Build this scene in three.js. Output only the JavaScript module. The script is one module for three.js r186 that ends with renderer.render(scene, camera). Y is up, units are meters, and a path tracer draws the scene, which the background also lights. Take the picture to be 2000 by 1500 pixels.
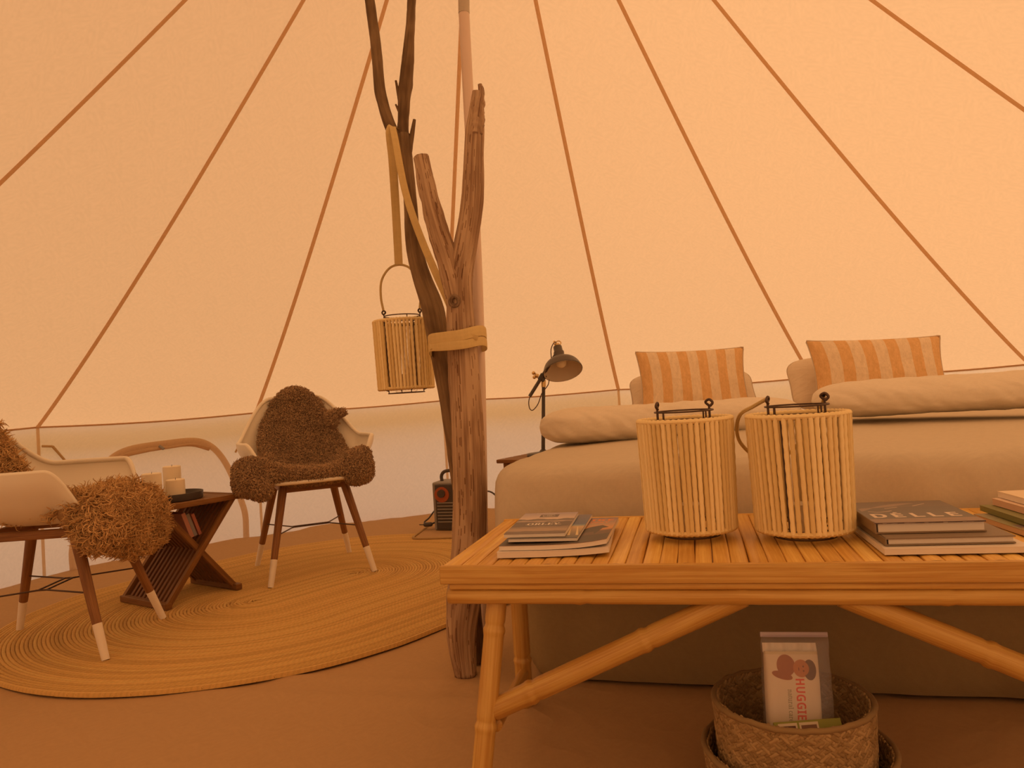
import * as THREE from 'three';
import { RoundedBoxGeometry } from 'three/addons/geometries/RoundedBoxGeometry.js';
import { mergeGeometries, mergeVertices } from 'three/addons/utils/BufferGeometryUtils.js';
import { ImprovedNoise } from 'three/addons/math/ImprovedNoise.js';
import { MarchingCubes } from 'three/addons/objects/MarchingCubes.js';
import { MeshSurfaceSampler } from 'three/addons/math/MeshSurfaceSampler.js';

// ---------------------------------------------------------------- camera, sky, sun, exposure
const scene = new THREE.Scene();
const camera = new THREE.PerspectiveCamera(53.994, 2000 / 1500, 0.05, 60);
camera.rotation.order = 'YXZ';
camera.position.set(0, 0.77, 0);
camera.rotation.set(0.01295, 0, -0.0634);
scene.background = new THREE.Color().setRGB(1.0, 0.86, 0.68);          // bright, lightly clouded warm sky; it is outside the canvas
const sun = new THREE.DirectionalLight(new THREE.Color().setRGB(1, 0.86, 0.66), 1.6);
sun.position.set(5.2, 7.0, -2.2);
sun.target.position.set(0, 0, -2.2);
sun.castShadow = true;
sun.shadow.mapSize.set(2048, 2048);
Object.assign(sun.shadow.camera, { left: -4, right: 4, top: 4, bottom: -4, near: 0.5, far: 20 });
sun.shadow.radius = 12;
scene.add(sun, sun.target);
const renderer = new THREE.WebGLRenderer({ antialias: true });
renderer.toneMapping = THREE.LinearToneMapping;
renderer.toneMappingExposure = 1.25;
renderer.shadowMap.enabled = true;

// ---------------------------------------------------------------- helpers
const V = (x, y, z) => new THREE.Vector3(x, y, z);
const rgb = (r, g, b) => new THREE.Color().setRGB(r, g, b);
function rng(seed) { let s = seed >>> 0; return () => { s = (s + 0x6d2b79f5) | 0; let t = Math.imul(s ^ (s >>> 15), 1 | s); t = (t + Math.imul(t ^ (t >>> 7), 61 | t)) ^ t; return ((t ^ (t >>> 14)) >>> 0) / 4294967296; }; }
const perlin = new ImprovedNoise();
const nz = (x, y, z = 0.5) => perlin.noise(x, y, z);
const fbm = (x, y, z = 0.5, o = 4) => { let a = 0, g = 1, n = 0; for (let i = 0; i < o; i++) { a += g * nz(x, y, z + i * 7.3); n += g; x *= 2.03; y *= 2.03; z *= 2.03; g *= 0.5; } return a / n; };
const clamp = (x, a = 0, b = 1) => Math.min(b, Math.max(a, x));
const smooth = (a, b, x) => { const t = clamp((x - a) / (b - a)); return t * t * (3 - 2 * t); };
const lerp = (a, b, t) => a + (b - a) * t;
const used = {};
const numbered = (n) => { used[n] = (used[n] ?? -1) + 1; return used[n] ? n + '_' + String(used[n]).padStart(3, '0') : n; };
function tag(o, label, category, group, kind) {
  if (label) o.userData.label = label;
  if (category) o.userData.category = category;
  if (group) o.userData.group = group;
  if (kind) o.userData.kind = kind;
  return o;
}
function thing(name, label, category, pos = [0, 0, 0], turn = 0, group, kind) {
  const o = new THREE.Group();
  o.name = numbered(name); o.position.set(...pos); o.rotation.y = turn;
  scene.add(o);
  return tag(o, label, category, group, kind);
}
function part(parent, name, geo, mat, label, kind) {
  const m = new THREE.Mesh(geo, mat);
  m.name = name; m.castShadow = m.receiveShadow = true;
  if (label) m.userData.label = label;
  if (kind) m.userData.kind = kind;
  parent.add(m);
  return m;
}
function place(root, pos, turn, label) {            // a copy of a thing, with its parts
  const c = root.clone(); c.name = numbered(root.name.replace(/_\d{3}$/, ''));
  c.position.set(...pos); c.rotation.y = turn; c.userData = { ...root.userData, label };
  scene.add(c);
  return c;
}
const merge = (list) => mergeGeometries(list.map((g) => { const h = g.index ? g.toNonIndexed() : g; for (const k of Object.keys(h.attributes)) if (!['position', 'normal', 'uv'].includes(k)) h.deleteAttribute(k); return h; }));
const moved = (g, x, y, z, rx = 0, ry = 0, rz = 0) => g.applyMatrix4(new THREE.Matrix4().compose(V(x, y, z), new THREE.Quaternion().setFromEuler(new THREE.Euler(rx, ry, rz)), V(1, 1, 1)));
const rbox = (w, h, d, r = 0.003, s = 2) => { const g = new RoundedBoxGeometry(w, h, d, s, Math.min(r, w / 2.01, h / 2.01, d / 2.01)); boxUV(g); return g; };
function boxUV(g) {      // uv in metres, the u axis along the longest side
  g.computeBoundingBox();
  const p = g.attributes.position, n = g.attributes.normal, uv = g.attributes.uv, sz = g.boundingBox.getSize(V(0, 0, 0)).toArray(), L = sz.indexOf(Math.max(...sz));
  for (let i = 0; i < p.count; i++) {
    const q = [p.getX(i), p.getY(i), p.getZ(i)], m = [n.getX(i), n.getY(i), n.getZ(i)].map(Math.abs), a = m.indexOf(Math.max(...m));
    const rest = [0, 1, 2].filter((k) => k !== a), u = rest.includes(L) ? L : rest[0], v = rest.find((k) => k !== u);
    uv.setXY(i, q[u], q[v] + a * 0.37);
  }
}
// a bar between two points
function bar(a, b, r, r2 = r, seg = 10) {
  const d = b.clone().sub(a), L = d.length(), g = new THREE.CylinderGeometry(r2, r, L, seg, 1);
  const uv = g.attributes.uv; for (let i = 0; i < uv.count; i++) uv.setXY(i, uv.getY(i) * L, uv.getX(i) * 6.283 * r);
  g.applyQuaternion(new THREE.Quaternion().setFromUnitVectors(V(0, 1, 0), d.normalize()));
  return g.translate((a.x + b.x) / 2, (a.y + b.y) / 2, (a.z + b.z) / 2);
}
const wire = (pts, r, seg = 24, closed = false, rad = 6) => new THREE.TubeGeometry(new THREE.CatmullRomCurve3(pts, closed, 'centripetal'), seg, r, rad, closed);
const ring = (R, r, y, seg = 40) => new THREE.TorusGeometry(R, r, 6, seg).rotateX(Math.PI / 2).translate(0, y, 0);
// a grid surface f(u, v) -> Vector3, u and v in 0..1; uvf gives the texture coordinates
function sheet(nu, nv, f, uvf, closedU = false) {
  const pos = [], uv = [], idx = [];
  for (let j = 0; j <= nv; j++) for (let i = 0; i <= nu; i++) {
    const u = i / nu, v = j / nv, p = f(closedU && i === nu ? 0 : u, v), t = uvf ? uvf(u, v, p) : [u, v];
    pos.push(p.x, p.y, p.z); uv.push(t[0], t[1]);
  }
  const w = nu + 1;
  for (let j = 0; j < nv; j++) for (let i = 0; i < nu; i++) { const a = j * w + i; idx.push(a, a + 1, a + w, a + 1, a + w + 1, a + w); }
  const g = new THREE.BufferGeometry();
  g.setAttribute('position', new THREE.Float32BufferAttribute(pos, 3)); g.setAttribute('uv', new THREE.Float32BufferAttribute(uv, 2)); g.setIndex(idx);
  g.computeVertexNormals();
  if (closedU) { const n = g.attributes.normal; for (let j = 0; j <= nv; j++) { const a = j * w, b = a + nu, m = V(n.getX(a) + n.getX(b), n.getY(a) + n.getY(b), n.getZ(a) + n.getZ(b)).normalize(); n.setXYZ(a, m.x, m.y, m.z); n.setXYZ(b, m.x, m.y, m.z); } }
  return g;
}
// a closed tube along points with a radius that changes along it and around it
function sweep(pts, rf, seg, rad, { cap = true } = {}) {
  const c = new THREE.CatmullRomCurve3(pts, false, 'centripetal'), L = c.getLength(), fr = c.computeFrenetFrames(seg, false), P = [];
  for (let i = 0; i <= seg; i++) P.push(c.getPointAt(i / seg));
  return sheet(rad, seg + (cap ? 2 : 0), (u, v) => {
    let i = Math.round(v * (seg + (cap ? 2 : 0))), k = 1;
    if (cap) { if (i === 0 || i === seg + 2) k = 0.02; i = clamp(i - 1, 0, seg); }
    const a = u * Math.PI * 2, r = rf(i / seg, a) * k;
    return P[i].clone().addScaledVector(fr.normals[i], Math.cos(a) * r).addScaledVector(fr.binormals[i], Math.sin(a) * r);
  }, (u, v) => [v * L, u * 6.283 * rf(0.5, 0)], true);
}
// ---------------------------------------------------------------- textures
function tex(w, h, f, srgb = true, rep = [1, 1]) {
  const d = new Uint8Array(w * h * 4);
  for (let y = 0; y < h; y++) for (let x = 0; x < w; x++) { const c = f(x / w, y / h), o = (y * w + x) * 4; d[o] = clamp(c[0], 0, 255); d[o + 1] = clamp(c[1], 0, 255); d[o + 2] = clamp(c[2], 0, 255); d[o + 3] = 255; }
  const t = new THREE.DataTexture(d, w, h);
  t.wrapS = t.wrapT = THREE.RepeatWrapping; t.magFilter = THREE.LinearFilter; t.minFilter = THREE.LinearMipmapLinearFilter; t.generateMipmaps = true;
  if (srgb) t.colorSpace = THREE.SRGBColorSpace;
  t.repeat.set(...rep); t.needsUpdate = true;
  return t;
}
const loopNoise = (x, y, fx, fy, s) => { const a = x * 6.2832, b = y * 6.2832; return fbm(Math.cos(a) * fx + 9 * s, Math.sin(a) * fx + Math.cos(b) * fy, Math.sin(b) * fy + s * 3.7, 3); };   // tiles both ways
const grey = (v) => [v, v, v];
const weaveTex = tex(256, 256, (x, y) => { const a = Math.sin(x * 6.2832 * 64) * 0.5 + 0.5, b = Math.sin(y * 6.2832 * 64) * 0.5 + 0.5, n = loopNoise(x, y, 2.5, 2.5, 1) * 26 + nz(x * 90, y * 90, 4) * 14; return grey(238 + 8 * (a * b) + n * 0.3); }, true, [5, 5]);
const crumple = tex(512, 512, (x, y) => { const a = 1 - Math.abs(loopNoise(x, y, 0.7, 0.7, 2)) * 2.4, b = loopNoise(x, y, 1.8, 1.8, 5); return grey(90 + 95 * a * a + 60 * b); }, false, [0.9, 0.9]);
const grainTex = (base, dark, fl, seed, rep, crack = 0) => tex(512, 256, (x, y) => {     // fibres along u
  const a = loopNoise(x, y, 0.35, 8, seed), b = loopNoise(x, y, 0.9, 30, seed + 3), c = loopNoise(x, y, 0.6, 0.8, seed + 7), t = clamp(0.5 + a * 0.9 + b * 0.7 + c * fl) * (crack && Math.abs(loopNoise(x, y, 0.16, 5, seed + 9)) < 0.010 ? 1 - crack : 1) - (crack && Math.abs(loopNoise(x, y, 0.16, 5, seed + 9)) < 0.010 ? 0.5 * crack : 0);
  return [0, 1, 2].map((k) => lerp(dark[k], base[k], t));
}, true, rep);
const woodTex = grainTex([206, 150, 96], [150, 100, 58], 0.5, 11, [3, 9]);
const bambooTex = grainTex([252, 226, 160], [222, 180, 108], 0.9, 23, [1.7, 5]);
const driftTex = grainTex([208, 184, 158], [146, 116, 90], 1.2, 31, [1.2, 2.2], 0.9);
const barkTex = grainTex([150, 126, 96], [108, 86, 62], 1.3, 37, [2.5, 2]);
const fibreBump = tex(512, 256, (x, y) => grey(128 + 120 * loopNoise(x, y, 0.5, 22, 41) + 60 * loopNoise(x, y, 0.4, 7, 43)), false, [2.2, 3.2]);
const braidTex = tex(256, 64, (x, y) => {       // a plait: strands leaning to and fro
  const s = Math.abs(y - 0.5) * 2, lean = y < 0.5 ? 1 : -1, ph = x * 12 + lean * s * 0.5, f = ph - Math.floor(ph), w = Math.sin(f * Math.PI), n = nz(x * 60, y * 20, 3) * 40 + loopNoise(x, y, 2, 0.3, 9) * 70;
  const d = 0.95 + 0.05 * w, k = n > 36 ? 0.1 : clamp(0.82 + n / 320, 0.6, 1.05);
  return [232 * d * lerp(0.8, 1, k), 196 * d * lerp(0.72, 1, k), 126 * d * lerp(0.6, 1, k)];
}, true, [5.2, 1]);
const braidBump = tex(256, 64, (x, y) => { const s = Math.abs(y - 0.5) * 2, lean = y < 0.5 ? 1 : -1, ph = x * 12 + lean * s * 0.5, f = ph - Math.floor(ph); return grey(110 + 60 * Math.sin(f * Math.PI) * (1 - 0.3 * s) + 30 * nz(x * 50, y * 30, 6)); }, false, [5.2, 1]);
function picture(w, h, draw) {
  const c = document.createElement('canvas'); c.width = w; c.height = h;
  draw(c.getContext('2d'), w, h);
  const t = new THREE.CanvasTexture(c); t.colorSpace = THREE.SRGBColorSpace; t.anisotropy = 8;
  return t;
}
// ---------------------------------------------------------------- materials
const std = (color, roughness = 0.8, more = {}) => new THREE.MeshStandardMaterial({ color, roughness, ...more });
const phys = (o) => new THREE.MeshPhysicalMaterial(o);
const cloth = (color, more = {}) => phys({ color, roughness: 1, specularIntensity: 0.15, map: weaveTex, bumpMap: crumple, bumpScale: 0.004, side: THREE.DoubleSide, ...more });
const canvasCloth = (color, through, more = {}) => phys({ color, roughness: 1, specularIntensity: 0, transmission: through, thickness: 0, map: weaveTex, bumpMap: crumple, bumpScale: 0.0016, side: THREE.DoubleSide, ...more });
const M = {
  roof: canvasCloth(rgb(0.94, 0.595, 0.33), 0.5),
  seam: canvasCloth(rgb(0.84, 0.55, 0.31), 0.41),
  wall: canvasCloth(rgb(0.90, 0.70, 0.58), 0.52),
  window: canvasCloth(rgb(0.88, 0.66, 0.52), 0.52),
  flap: canvasCloth(rgb(0.97, 0.74, 0.34), 0.9),
  tape: canvasCloth(rgb(0.90, 0.67, 0.43), 0.47),
  web: cloth(rgb(0.62, 0.42, 0.2)),
  strap: cloth(rgb(0.78, 0.58, 0.27)),
  floor: cloth(rgb(0.58, 0.365, 0.185), { bumpScale: 0.006 }),
  ground: std(rgb(0.42, 0.36, 0.24), 1),
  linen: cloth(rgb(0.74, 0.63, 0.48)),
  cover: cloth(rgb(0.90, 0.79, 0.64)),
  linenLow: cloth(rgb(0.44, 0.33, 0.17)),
  pillow: cloth(rgb(0.86, 0.72, 0.56)),
  shell: phys({ color: rgb(0.9, 0.82, 0.68), roughness: 0.42, clearcoat: 0.1, clearcoatRoughness: 0.5, side: THREE.DoubleSide }),
  tip: std(rgb(0.92, 0.82, 0.68), 0.6),
  chairWood: std(rgb(0.60, 0.56, 0.42), 0.55, { map: woodTex }),
  tableWood: std(rgb(0.50, 0.47, 0.28), 0.6, { map: woodTex }),
  slatWood: std(rgb(0.36, 0.30, 0.18), 0.6, { map: woodTex }),
  wire: std(rgb(0.11, 0.07, 0.05), 0.45, { metalness: 0.6 }),
  black: std(rgb(0.075, 0.06, 0.05), 0.45),
  grey: std(rgb(0.28, 0.26, 0.24), 0.6),
  shade: std(rgb(0.10, 0.075, 0.055), 0.38, { side: THREE.DoubleSide }),
  shadeIn: std(rgb(0.62, 0.5, 0.38), 0.6, { side: THREE.DoubleSide }),
  brass: std(rgb(0.72, 0.5, 0.22), 0.3, { metalness: 0.9 }),
  bamboo: [0, 1, 2, 3].map((k) => std(rgb(...[[0.93, 0.80, 0.50], [0.88, 0.72, 0.42], [0.98, 0.86, 0.54], [0.80, 0.64, 0.36]][k]), 0.42, { map: bambooTex, bumpMap: fibreBump, bumpScale: 0.0008 })),
  cane: [0, 1].map((k) => std(rgb(...[[0.74, 0.60, 0.37], [0.66, 0.52, 0.31]][k]), 0.42, { map: bambooTex, bumpMap: fibreBump, bumpScale: 0.0008 })),
  drift: std(rgb(0.86, 0.78, 0.70), 0.9, { map: driftTex, bumpMap: fibreBump, bumpScale: 0.003 }),
  bark: std(rgb(0.84, 0.78, 0.70), 0.95, { map: barkTex, bumpMap: fibreBump, bumpScale: 0.002 }),
  rope: [0, 1, 2].map((k) => std(rgb(...[[0.90, 0.70, 0.36], [0.80, 0.60, 0.28], [0.97, 0.78, 0.43]][k]), 0.95)),
  wax: phys({ color: rgb(0.93, 0.8, 0.6), roughness: 0.55, transmission: 0 }),
  paper: std(rgb(0.82, 0.74, 0.66), 0.9),
  pole: std(rgb(0.72, 0.56, 0.47), 0.45, { metalness: 0.25 }),
  poleTop: std(rgb(0.5, 0.42, 0.33), 0.4, { metalness: 0.3 }),
};
// ---------------------------------------------------------------- the tent: roof, wall, floor
const C = { x: 0.123, z: -2.2 }, RAD = 2.93, EAVE = 0.757, APEX = V(0.018, 2.86, -2.24);
const seen = [-58.2, -35.3, -11.7, 11.6, 35.5, 57.5], AZ = [...seen];
for (let k = 1; k < 10; k++) AZ.push(57.5 + k * (360 - 115.7) / 10);
const NP = AZ.length;
const corner = (i, r = RAD, y = EAVE) => { const a = AZ[(i + NP) % NP] * Math.PI / 180; return V(C.x + r * Math.sin(a), y, C.z - r * Math.cos(a)); };
const roofPt = (i, s, t, inset = 0) => {          // s across the panel, t from eave to apex; the cloth hangs a little between its ropes
  const a = corner(i), b = corner(i + 1), e = a.clone().lerp(b, s), p = e.clone().lerp(APEX, t);
  const sag = 0.07 * Math.sin(Math.PI * Math.pow(t, 0.8)), belly = 0.018 * Math.sin(Math.PI * s) * Math.sin(Math.PI * clamp(t * 1.1));
  p.y -= sag - belly * 0.6 + inset;
  p.y -= 0.012 * Math.sin(Math.PI * s) * smooth(0.12, 0, t);
  const w = 0.004 * fbm(i * 3 + s * 3, t * 6, 2.2) * smooth(0, 0.1, s) * smooth(1, 0.9, s);
  p.y += w;
  return p;
};
const roof = thing('ceiling', 'cone of warm cream tent canvas with dark seams running up to the pole', 'tent roof', [0, 0, 0], 0, null, 'structure');
for (let i = 0; i < NP; i++) part(roof, 'roof_panel', sheet(16, 36, (s, t) => roofPt(i, s, t * 0.992), (s, t) => [(s - 0.5) * 1.18 * (1 - t) + i * 1.3, t * 3.4]), M.roof);
for (let i = 0; i < NP; i++) {
  const side = corner(i + 1).sub(corner(i - 1)).normalize();
  const strip = sheet(4, 40, (s, t) => { const p = roofPt(i, 0, t * 0.985, 0.006), q = p.addScaledVector(side, (s - 0.5) * lerp(0.023, 0.014, t)); q.y -= 0.004 * Math.sin(Math.PI * s); return q; }, (s, t) => [s * 0.03, t * 3.4]);
  part(roof, 'seam_tape', strip, M.seam, i === 0 ? 'darker doubled seam tape' : undefined);
}
for (let i = 0; i < NP; i++) {
  const pts = [0, 0.25, 0.5, 0.75, 1].map((s) => roofPt(i, s, 0, 0.004).add(V(0, 0, 0)));
  part(roof, 'eave_hem', wire(pts, 0.0045, 12, false, 5), M.seam);
  // the short flap that overhangs the wall outside
  part(roof, 'eave_valance', sheet(8, 3, (s, t) => { const a = roofPt(i, s, 0), o = V(a.x - C.x, 0, a.z - C.z).normalize(); return a.addScaledVector(o, 0.05 + t * 0.09).add(V(0, -t * 0.12, 0)); }, (s, t) => [s * 1.2, t * 0.2]), M.flap);
}
const wall = thing('wall_round', 'low upright tent wall of pale canvas between eave and groundsheet', 'tent wall', [0, 0, 0], 0, null, 'structure');
const wallPt = (i, s, t, off = 0) => {            // t from eave down to the ground
  const a = roofPt(i, s, 0), b = corner(i, RAD + 0.015, 0).lerp(corner(i + 1, RAD + 0.015, 0), s), p = a.lerp(b, t), n = V(C.x - p.x, 0, C.z - p.z).normalize();
  const fold = 0.007 * fbm(i * 5 + s * 4 + t * 2.5, t * 2.2, 8.1) + 0.004 * nz(i * 5 + s * 10 - t * 6, t * 2, 3);
  return p.addScaledVector(n, (fold * Math.sin(Math.PI * clamp(t * 1.05)) + off) * smooth(0, 0.05, Math.min(s, 1 - s) + (off ? 1 : 0.0)));
};
const arch = (s) => { const k = clamp((s - 0.10) / 0.82); return 0.125 + 0.07 * (1 - s) + 0.66 * Math.pow(Math.abs(k * 2 - 1), 4.2); };   // top of the arched window in panel 0, as a share of the wall's height from above
const wallPatch = (i, s0, s1, bottom) => sheet(Math.ceil(30 * (s1 - s0)) + 2, 22, (u, v) => wallPt(i, lerp(s0, s1, u), v * bottom(lerp(s0, s1, u))), (u, v) => [lerp(s0, s1, u) * 1.18 + i * 1.3, v * 0.76]);
for (let i = 0; i < NP; i++) part(wall, 'wall_panel', i ? wallPatch(i, 0, 1, () => 1) : merge([wallPatch(0, 0, 0.11, () => 1), wallPatch(0, 0.11, 0.91, (s) => Math.min(arch(s) + 0.03, 1)), wallPatch(0, 0.91, 1, () => 1)]), M.wall);
for (let i = 0; i < NP; i++) {
  const side = corner(i + 1).sub(corner(i - 1)).normalize();
  part(wall, 'wall_seam', sheet(2, 10, (s, t) => wallPt(i, 0, t).add(V(C.x, 0, C.z).sub(wallPt(i, 0, t)).setY(0).normalize().multiplyScalar(0.005)).addScaledVector(side, (s - 0.5) * 0.016), (s, t) => [s * 0.02, t * 0.76]), M.tape);
  if (i === 0 || i === 1 || i === 5) {                   // toggle straps hanging from the eave beside the seam
    const p = wallPt(i, 0, 0.12), n = V(C.x - p.x, 0, C.z - p.z).normalize().multiplyScalar(0.012), at = (s, t) => wallPt(i, s, t).add(n);
    const k = i === 1 ? -1 : 1, j = i === 1 ? i - 1 : i, q = (s, t) => (k > 0 ? at(s, t) : wallPt(j, 1 - s, t).add(n));
    part(wall, 'toggle_strap', merge([bar(q(0.01, 0.13), q(0.05, 0.135), 0.006, 0.006, 6), bar(q(0.05, 0.135), q(0.125, 0.30), 0.0075, 0.006, 6)]), M.web);
  }
}
// arched window, its cover zipped shut, in the wall behind the chairs
const win = thing('window_1', 'arched window in the canvas wall, its cloth cover zipped shut', 'window', [0, 0, 0], 0, null, 'structure');
{
  const top = arch;
  const cover = sheet(30, 20, (u, v) => wallPt(0, lerp(0.10, 0.92, u), lerp(Math.min(top(lerp(0.10, 0.92, u)), 0.97), 0.985, v), 0.006), (u, v) => [u, v * 0.6]);
  part(win, 'window_cover', cover, M.window, 'pale zipped cover');
  const line = []; for (let k = 0; k <= 40; k++) { const s = lerp(0.10, 0.92, k / 40); line.push(wallPt(0, s, Math.min(top(s), 0.97), 0.009)); }
  line.unshift(wallPt(0, 0.10, 0.985, 0.009)); line.push(wallPt(0, 0.92, 0.985, 0.009));
  const path = new THREE.CatmullRomCurve3(line, false, 'centripetal'), mid = wallPt(0, 0.5, 0.6);
  part(win, 'zip_band', sheet(4, 160, (u, v) => { const p = path.getPointAt(v), t = path.getTangentAt(v), n = V(C.x - p.x, 0, C.z - p.z).normalize(), o = t.clone().cross(n).normalize(); if (o.dot(mid.clone().sub(p)) > 0) o.negate(); return p.addScaledVector(o, (u - 0.8) * 0.036).addScaledVector(n, 0.003 + 0.003 * Math.sin(Math.PI * u)); }, (u, v) => [u * 0.04, v * 2.4]), M.tape, 'brown zip band round the arch');
  const roll = [0.2, 0.3, 0.42, 0.55, 0.66, 0.74].map((s) => wallPt(0, s, top(s) + 0.045, 0.016));
  part(win, 'rolled_blind', sweep(roll, (t, a) => (0.010 + 0.003 * Math.sin(a * 2 + t * 9)), 26, 10), M.tape);
  const tb = wallPt(0, 0.50, top(0.5) + 0.04, 0.036);
  part(win, 'toggle', bar(tb.clone().add(V(-0.012, 0.01, 0)), tb.clone().add(V(0.012, -0.008, 0)), 0.008, 0.008, 8), M.grey);
}
// groundsheet
const floor = thing('floor', 'brown groundsheet with soft wrinkles, lapping up at the tent wall', 'groundsheet', [0, 0, 0], 0, null, 'structure');
{
  const fh = (x, z) => {
    const r = Math.hypot(x - C.x, z - C.z), e = smooth(2.45, 2.93, r);
    let h = 0.006 * fbm(x * 1.6, z * 1.6, 1.3) * smooth(0.1, 0.5, Math.abs(r - 1.0) + 0.2) - 0.006;
    const d = (z + 1.95) - 0.25 * (x + 0.3), g = smooth(-1.3, -0.5, x) * smooth(0.25, -0.2, x);     // two folds that run to the foot of the trunk
    h += g * (0.012 * Math.exp(-d * d * 900) + 0.008 * Math.exp(-1500 * (d + 0.13) * (d + 0.13)));
    h += e * (0.022 + 0.075 * Math.abs(fbm(Math.atan2(z - C.z, x - C.x) * 5, r * 2.2, 5))) * (1 - 0.55 * smooth(2.8, 2.93, r));
    return Math.min(h, r < 2.3 ? 0.014 : 0.2);
  };
  part(floor, 'groundsheet', sheet(240, 110, (u, v) => { const a = u * Math.PI * 2, r = Math.pow(v, 0.8) * (RAD + 0.0), x = C.x + r * Math.sin(a), z = C.z - r * Math.cos(a); return V(x, fh(x, z), z); }, (u, v, p) => [p.x, p.z], true), M.floor);
  part(floor, 'groundsheet_underside', new THREE.CylinderGeometry(RAD + 0.01, RAD + 0.01, 0.02, 64).translate(C.x, -0.04, C.z), M.floor);
}
const ground = thing('ground', 'dry grassy ground outside the tent', 'ground', [0, 0, 0], 0, null, 'structure');
part(ground, 'ground_surface', new THREE.CylinderGeometry(26, 26, 0.3, 64).translate(C.x, -0.22, C.z), M.ground);

// ---------------------------------------------------------------- rug of concentric braids
const RUGH = 0.013;
{
  const rug = thing('braided_rug', 'large oval jute rug of concentric braids under the two chairs', 'rug', [-0.921, 0, -3.202], Math.PI - 2.2554 + Math.PI);
  const h = 0.2407, R = 0.919, N = 72, w = R / N;
  const jute = [0, 1, 2, 3].map((k) => std(rgb(...[[1.0, 0.93, 0.84], [0.84, 0.77, 0.67], [1, 0.98, 0.9], [0.92, 0.85, 0.74]][k]), 1, { map: braidTex, bumpMap: braidBump, bumpScale: 0.002 }));
  const rnd = rng(5);
  part(rug, 'braid', moved(new THREE.CapsuleGeometry(0.006, 2 * h, 4, 10).rotateZ(Math.PI / 2), 0, RUGH - 0.0065, 0), jute[0]);
  for (let k = 0; k < N; k++) {
    const rr = (k + 0.5) * w, len = 4 * h + 2 * Math.PI * rr, n = Math.max(24, Math.round(len / 0.06)), off = rnd();
    const at = (u) => {
      let s = u * len;
      if (s < 2 * h) return [V(-h + s, 0, -rr), V(0, 0, -1)];
      s -= 2 * h; if (s < Math.PI * rr) { const a = s / rr; return [V(h + rr * Math.sin(a), 0, -rr * Math.cos(a)), V(Math.sin(a), 0, -Math.cos(a))]; }
      s -= Math.PI * rr; if (s < 2 * h) return [V(h - s, 0, rr), V(0, 0, 1)];
      s -= 2 * h; const a = s / rr; return [V(-h - rr * Math.sin(a), 0, rr * Math.cos(a)), V(-Math.sin(a), 0, Math.cos(a))];
    };
    const last = k === N - 1;
    const g = sheet(n, 5, (u, v) => {
      const [p, o] = at(u), wob = 0.003 * nz(p.x * 4 + 3, p.z * 4, k * 0.05), a = v * Math.PI;
      p.addScaledVector(o, -Math.cos(a) * w * 0.53 + wob + (last ? 0.004 * nz(p.x * 6, p.z * 6, 2) : 0));
      p.y = 0.002 + (RUGH - 0.0065) + 0.0045 * Math.pow(Math.sin(a), 0.7) - ((v === 0 && k) || v === 1 ? (last ? RUGH - 0.0045 : 0.004) : 0) + 0.0015 * nz(p.x * 3, p.z * 3, 9);
      return p;
    }, (u, v) => [u * len + off, v], true);
    part(rug, 'braid', g, jute[Math.floor(rnd() * 4)]);
  }
}
// ---------------------------------------------------------------- tent pole, driftwood, straps
{
  const a = V(-0.135, 0.0, -2.30), b = V(-0.088, 1.04, -2.30), c = V(-0.074, 1.93, -2.27), d = V(-0.03, 2.80, -2.245);
  const pole = thing('tent_pole', 'slim upright tent pole standing behind the forked driftwood trunk', 'tent pole');
  part(pole, 'lower_tube', wire([a, b, c], 0.0165, 40, false, 16), M.pole);
  part(pole, 'upper_tube', wire([c, d], 0.0172, 12, false, 16), M.poleTop, 'greyer upper tube');
  part(pole, 'foot_cap', new THREE.CylinderGeometry(0.022, 0.024, 0.03, 16).translate(a.x, 0.015, a.z), M.black);
}
function timber(pts, radii, seg, rad, groove, seed, lump = 0.06) {
  return sweep(pts, (t, a) => {
    const k = t * (radii.length - 1), i = Math.min(radii.length - 2, Math.floor(k)), r = lerp(radii[i], radii[i + 1], k - i);
    const g = 1 - Math.abs(fbm(Math.cos(a) * 2.6 + seed, Math.sin(a) * 2.6, t * 2.1 + seed, 3)) * 2.2;
    return r * (1 + lump * fbm(Math.cos(a) + seed, Math.sin(a), t * 9 + seed) - groove * Math.pow(clamp(g), 3));
  }, seg, rad);
}
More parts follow.
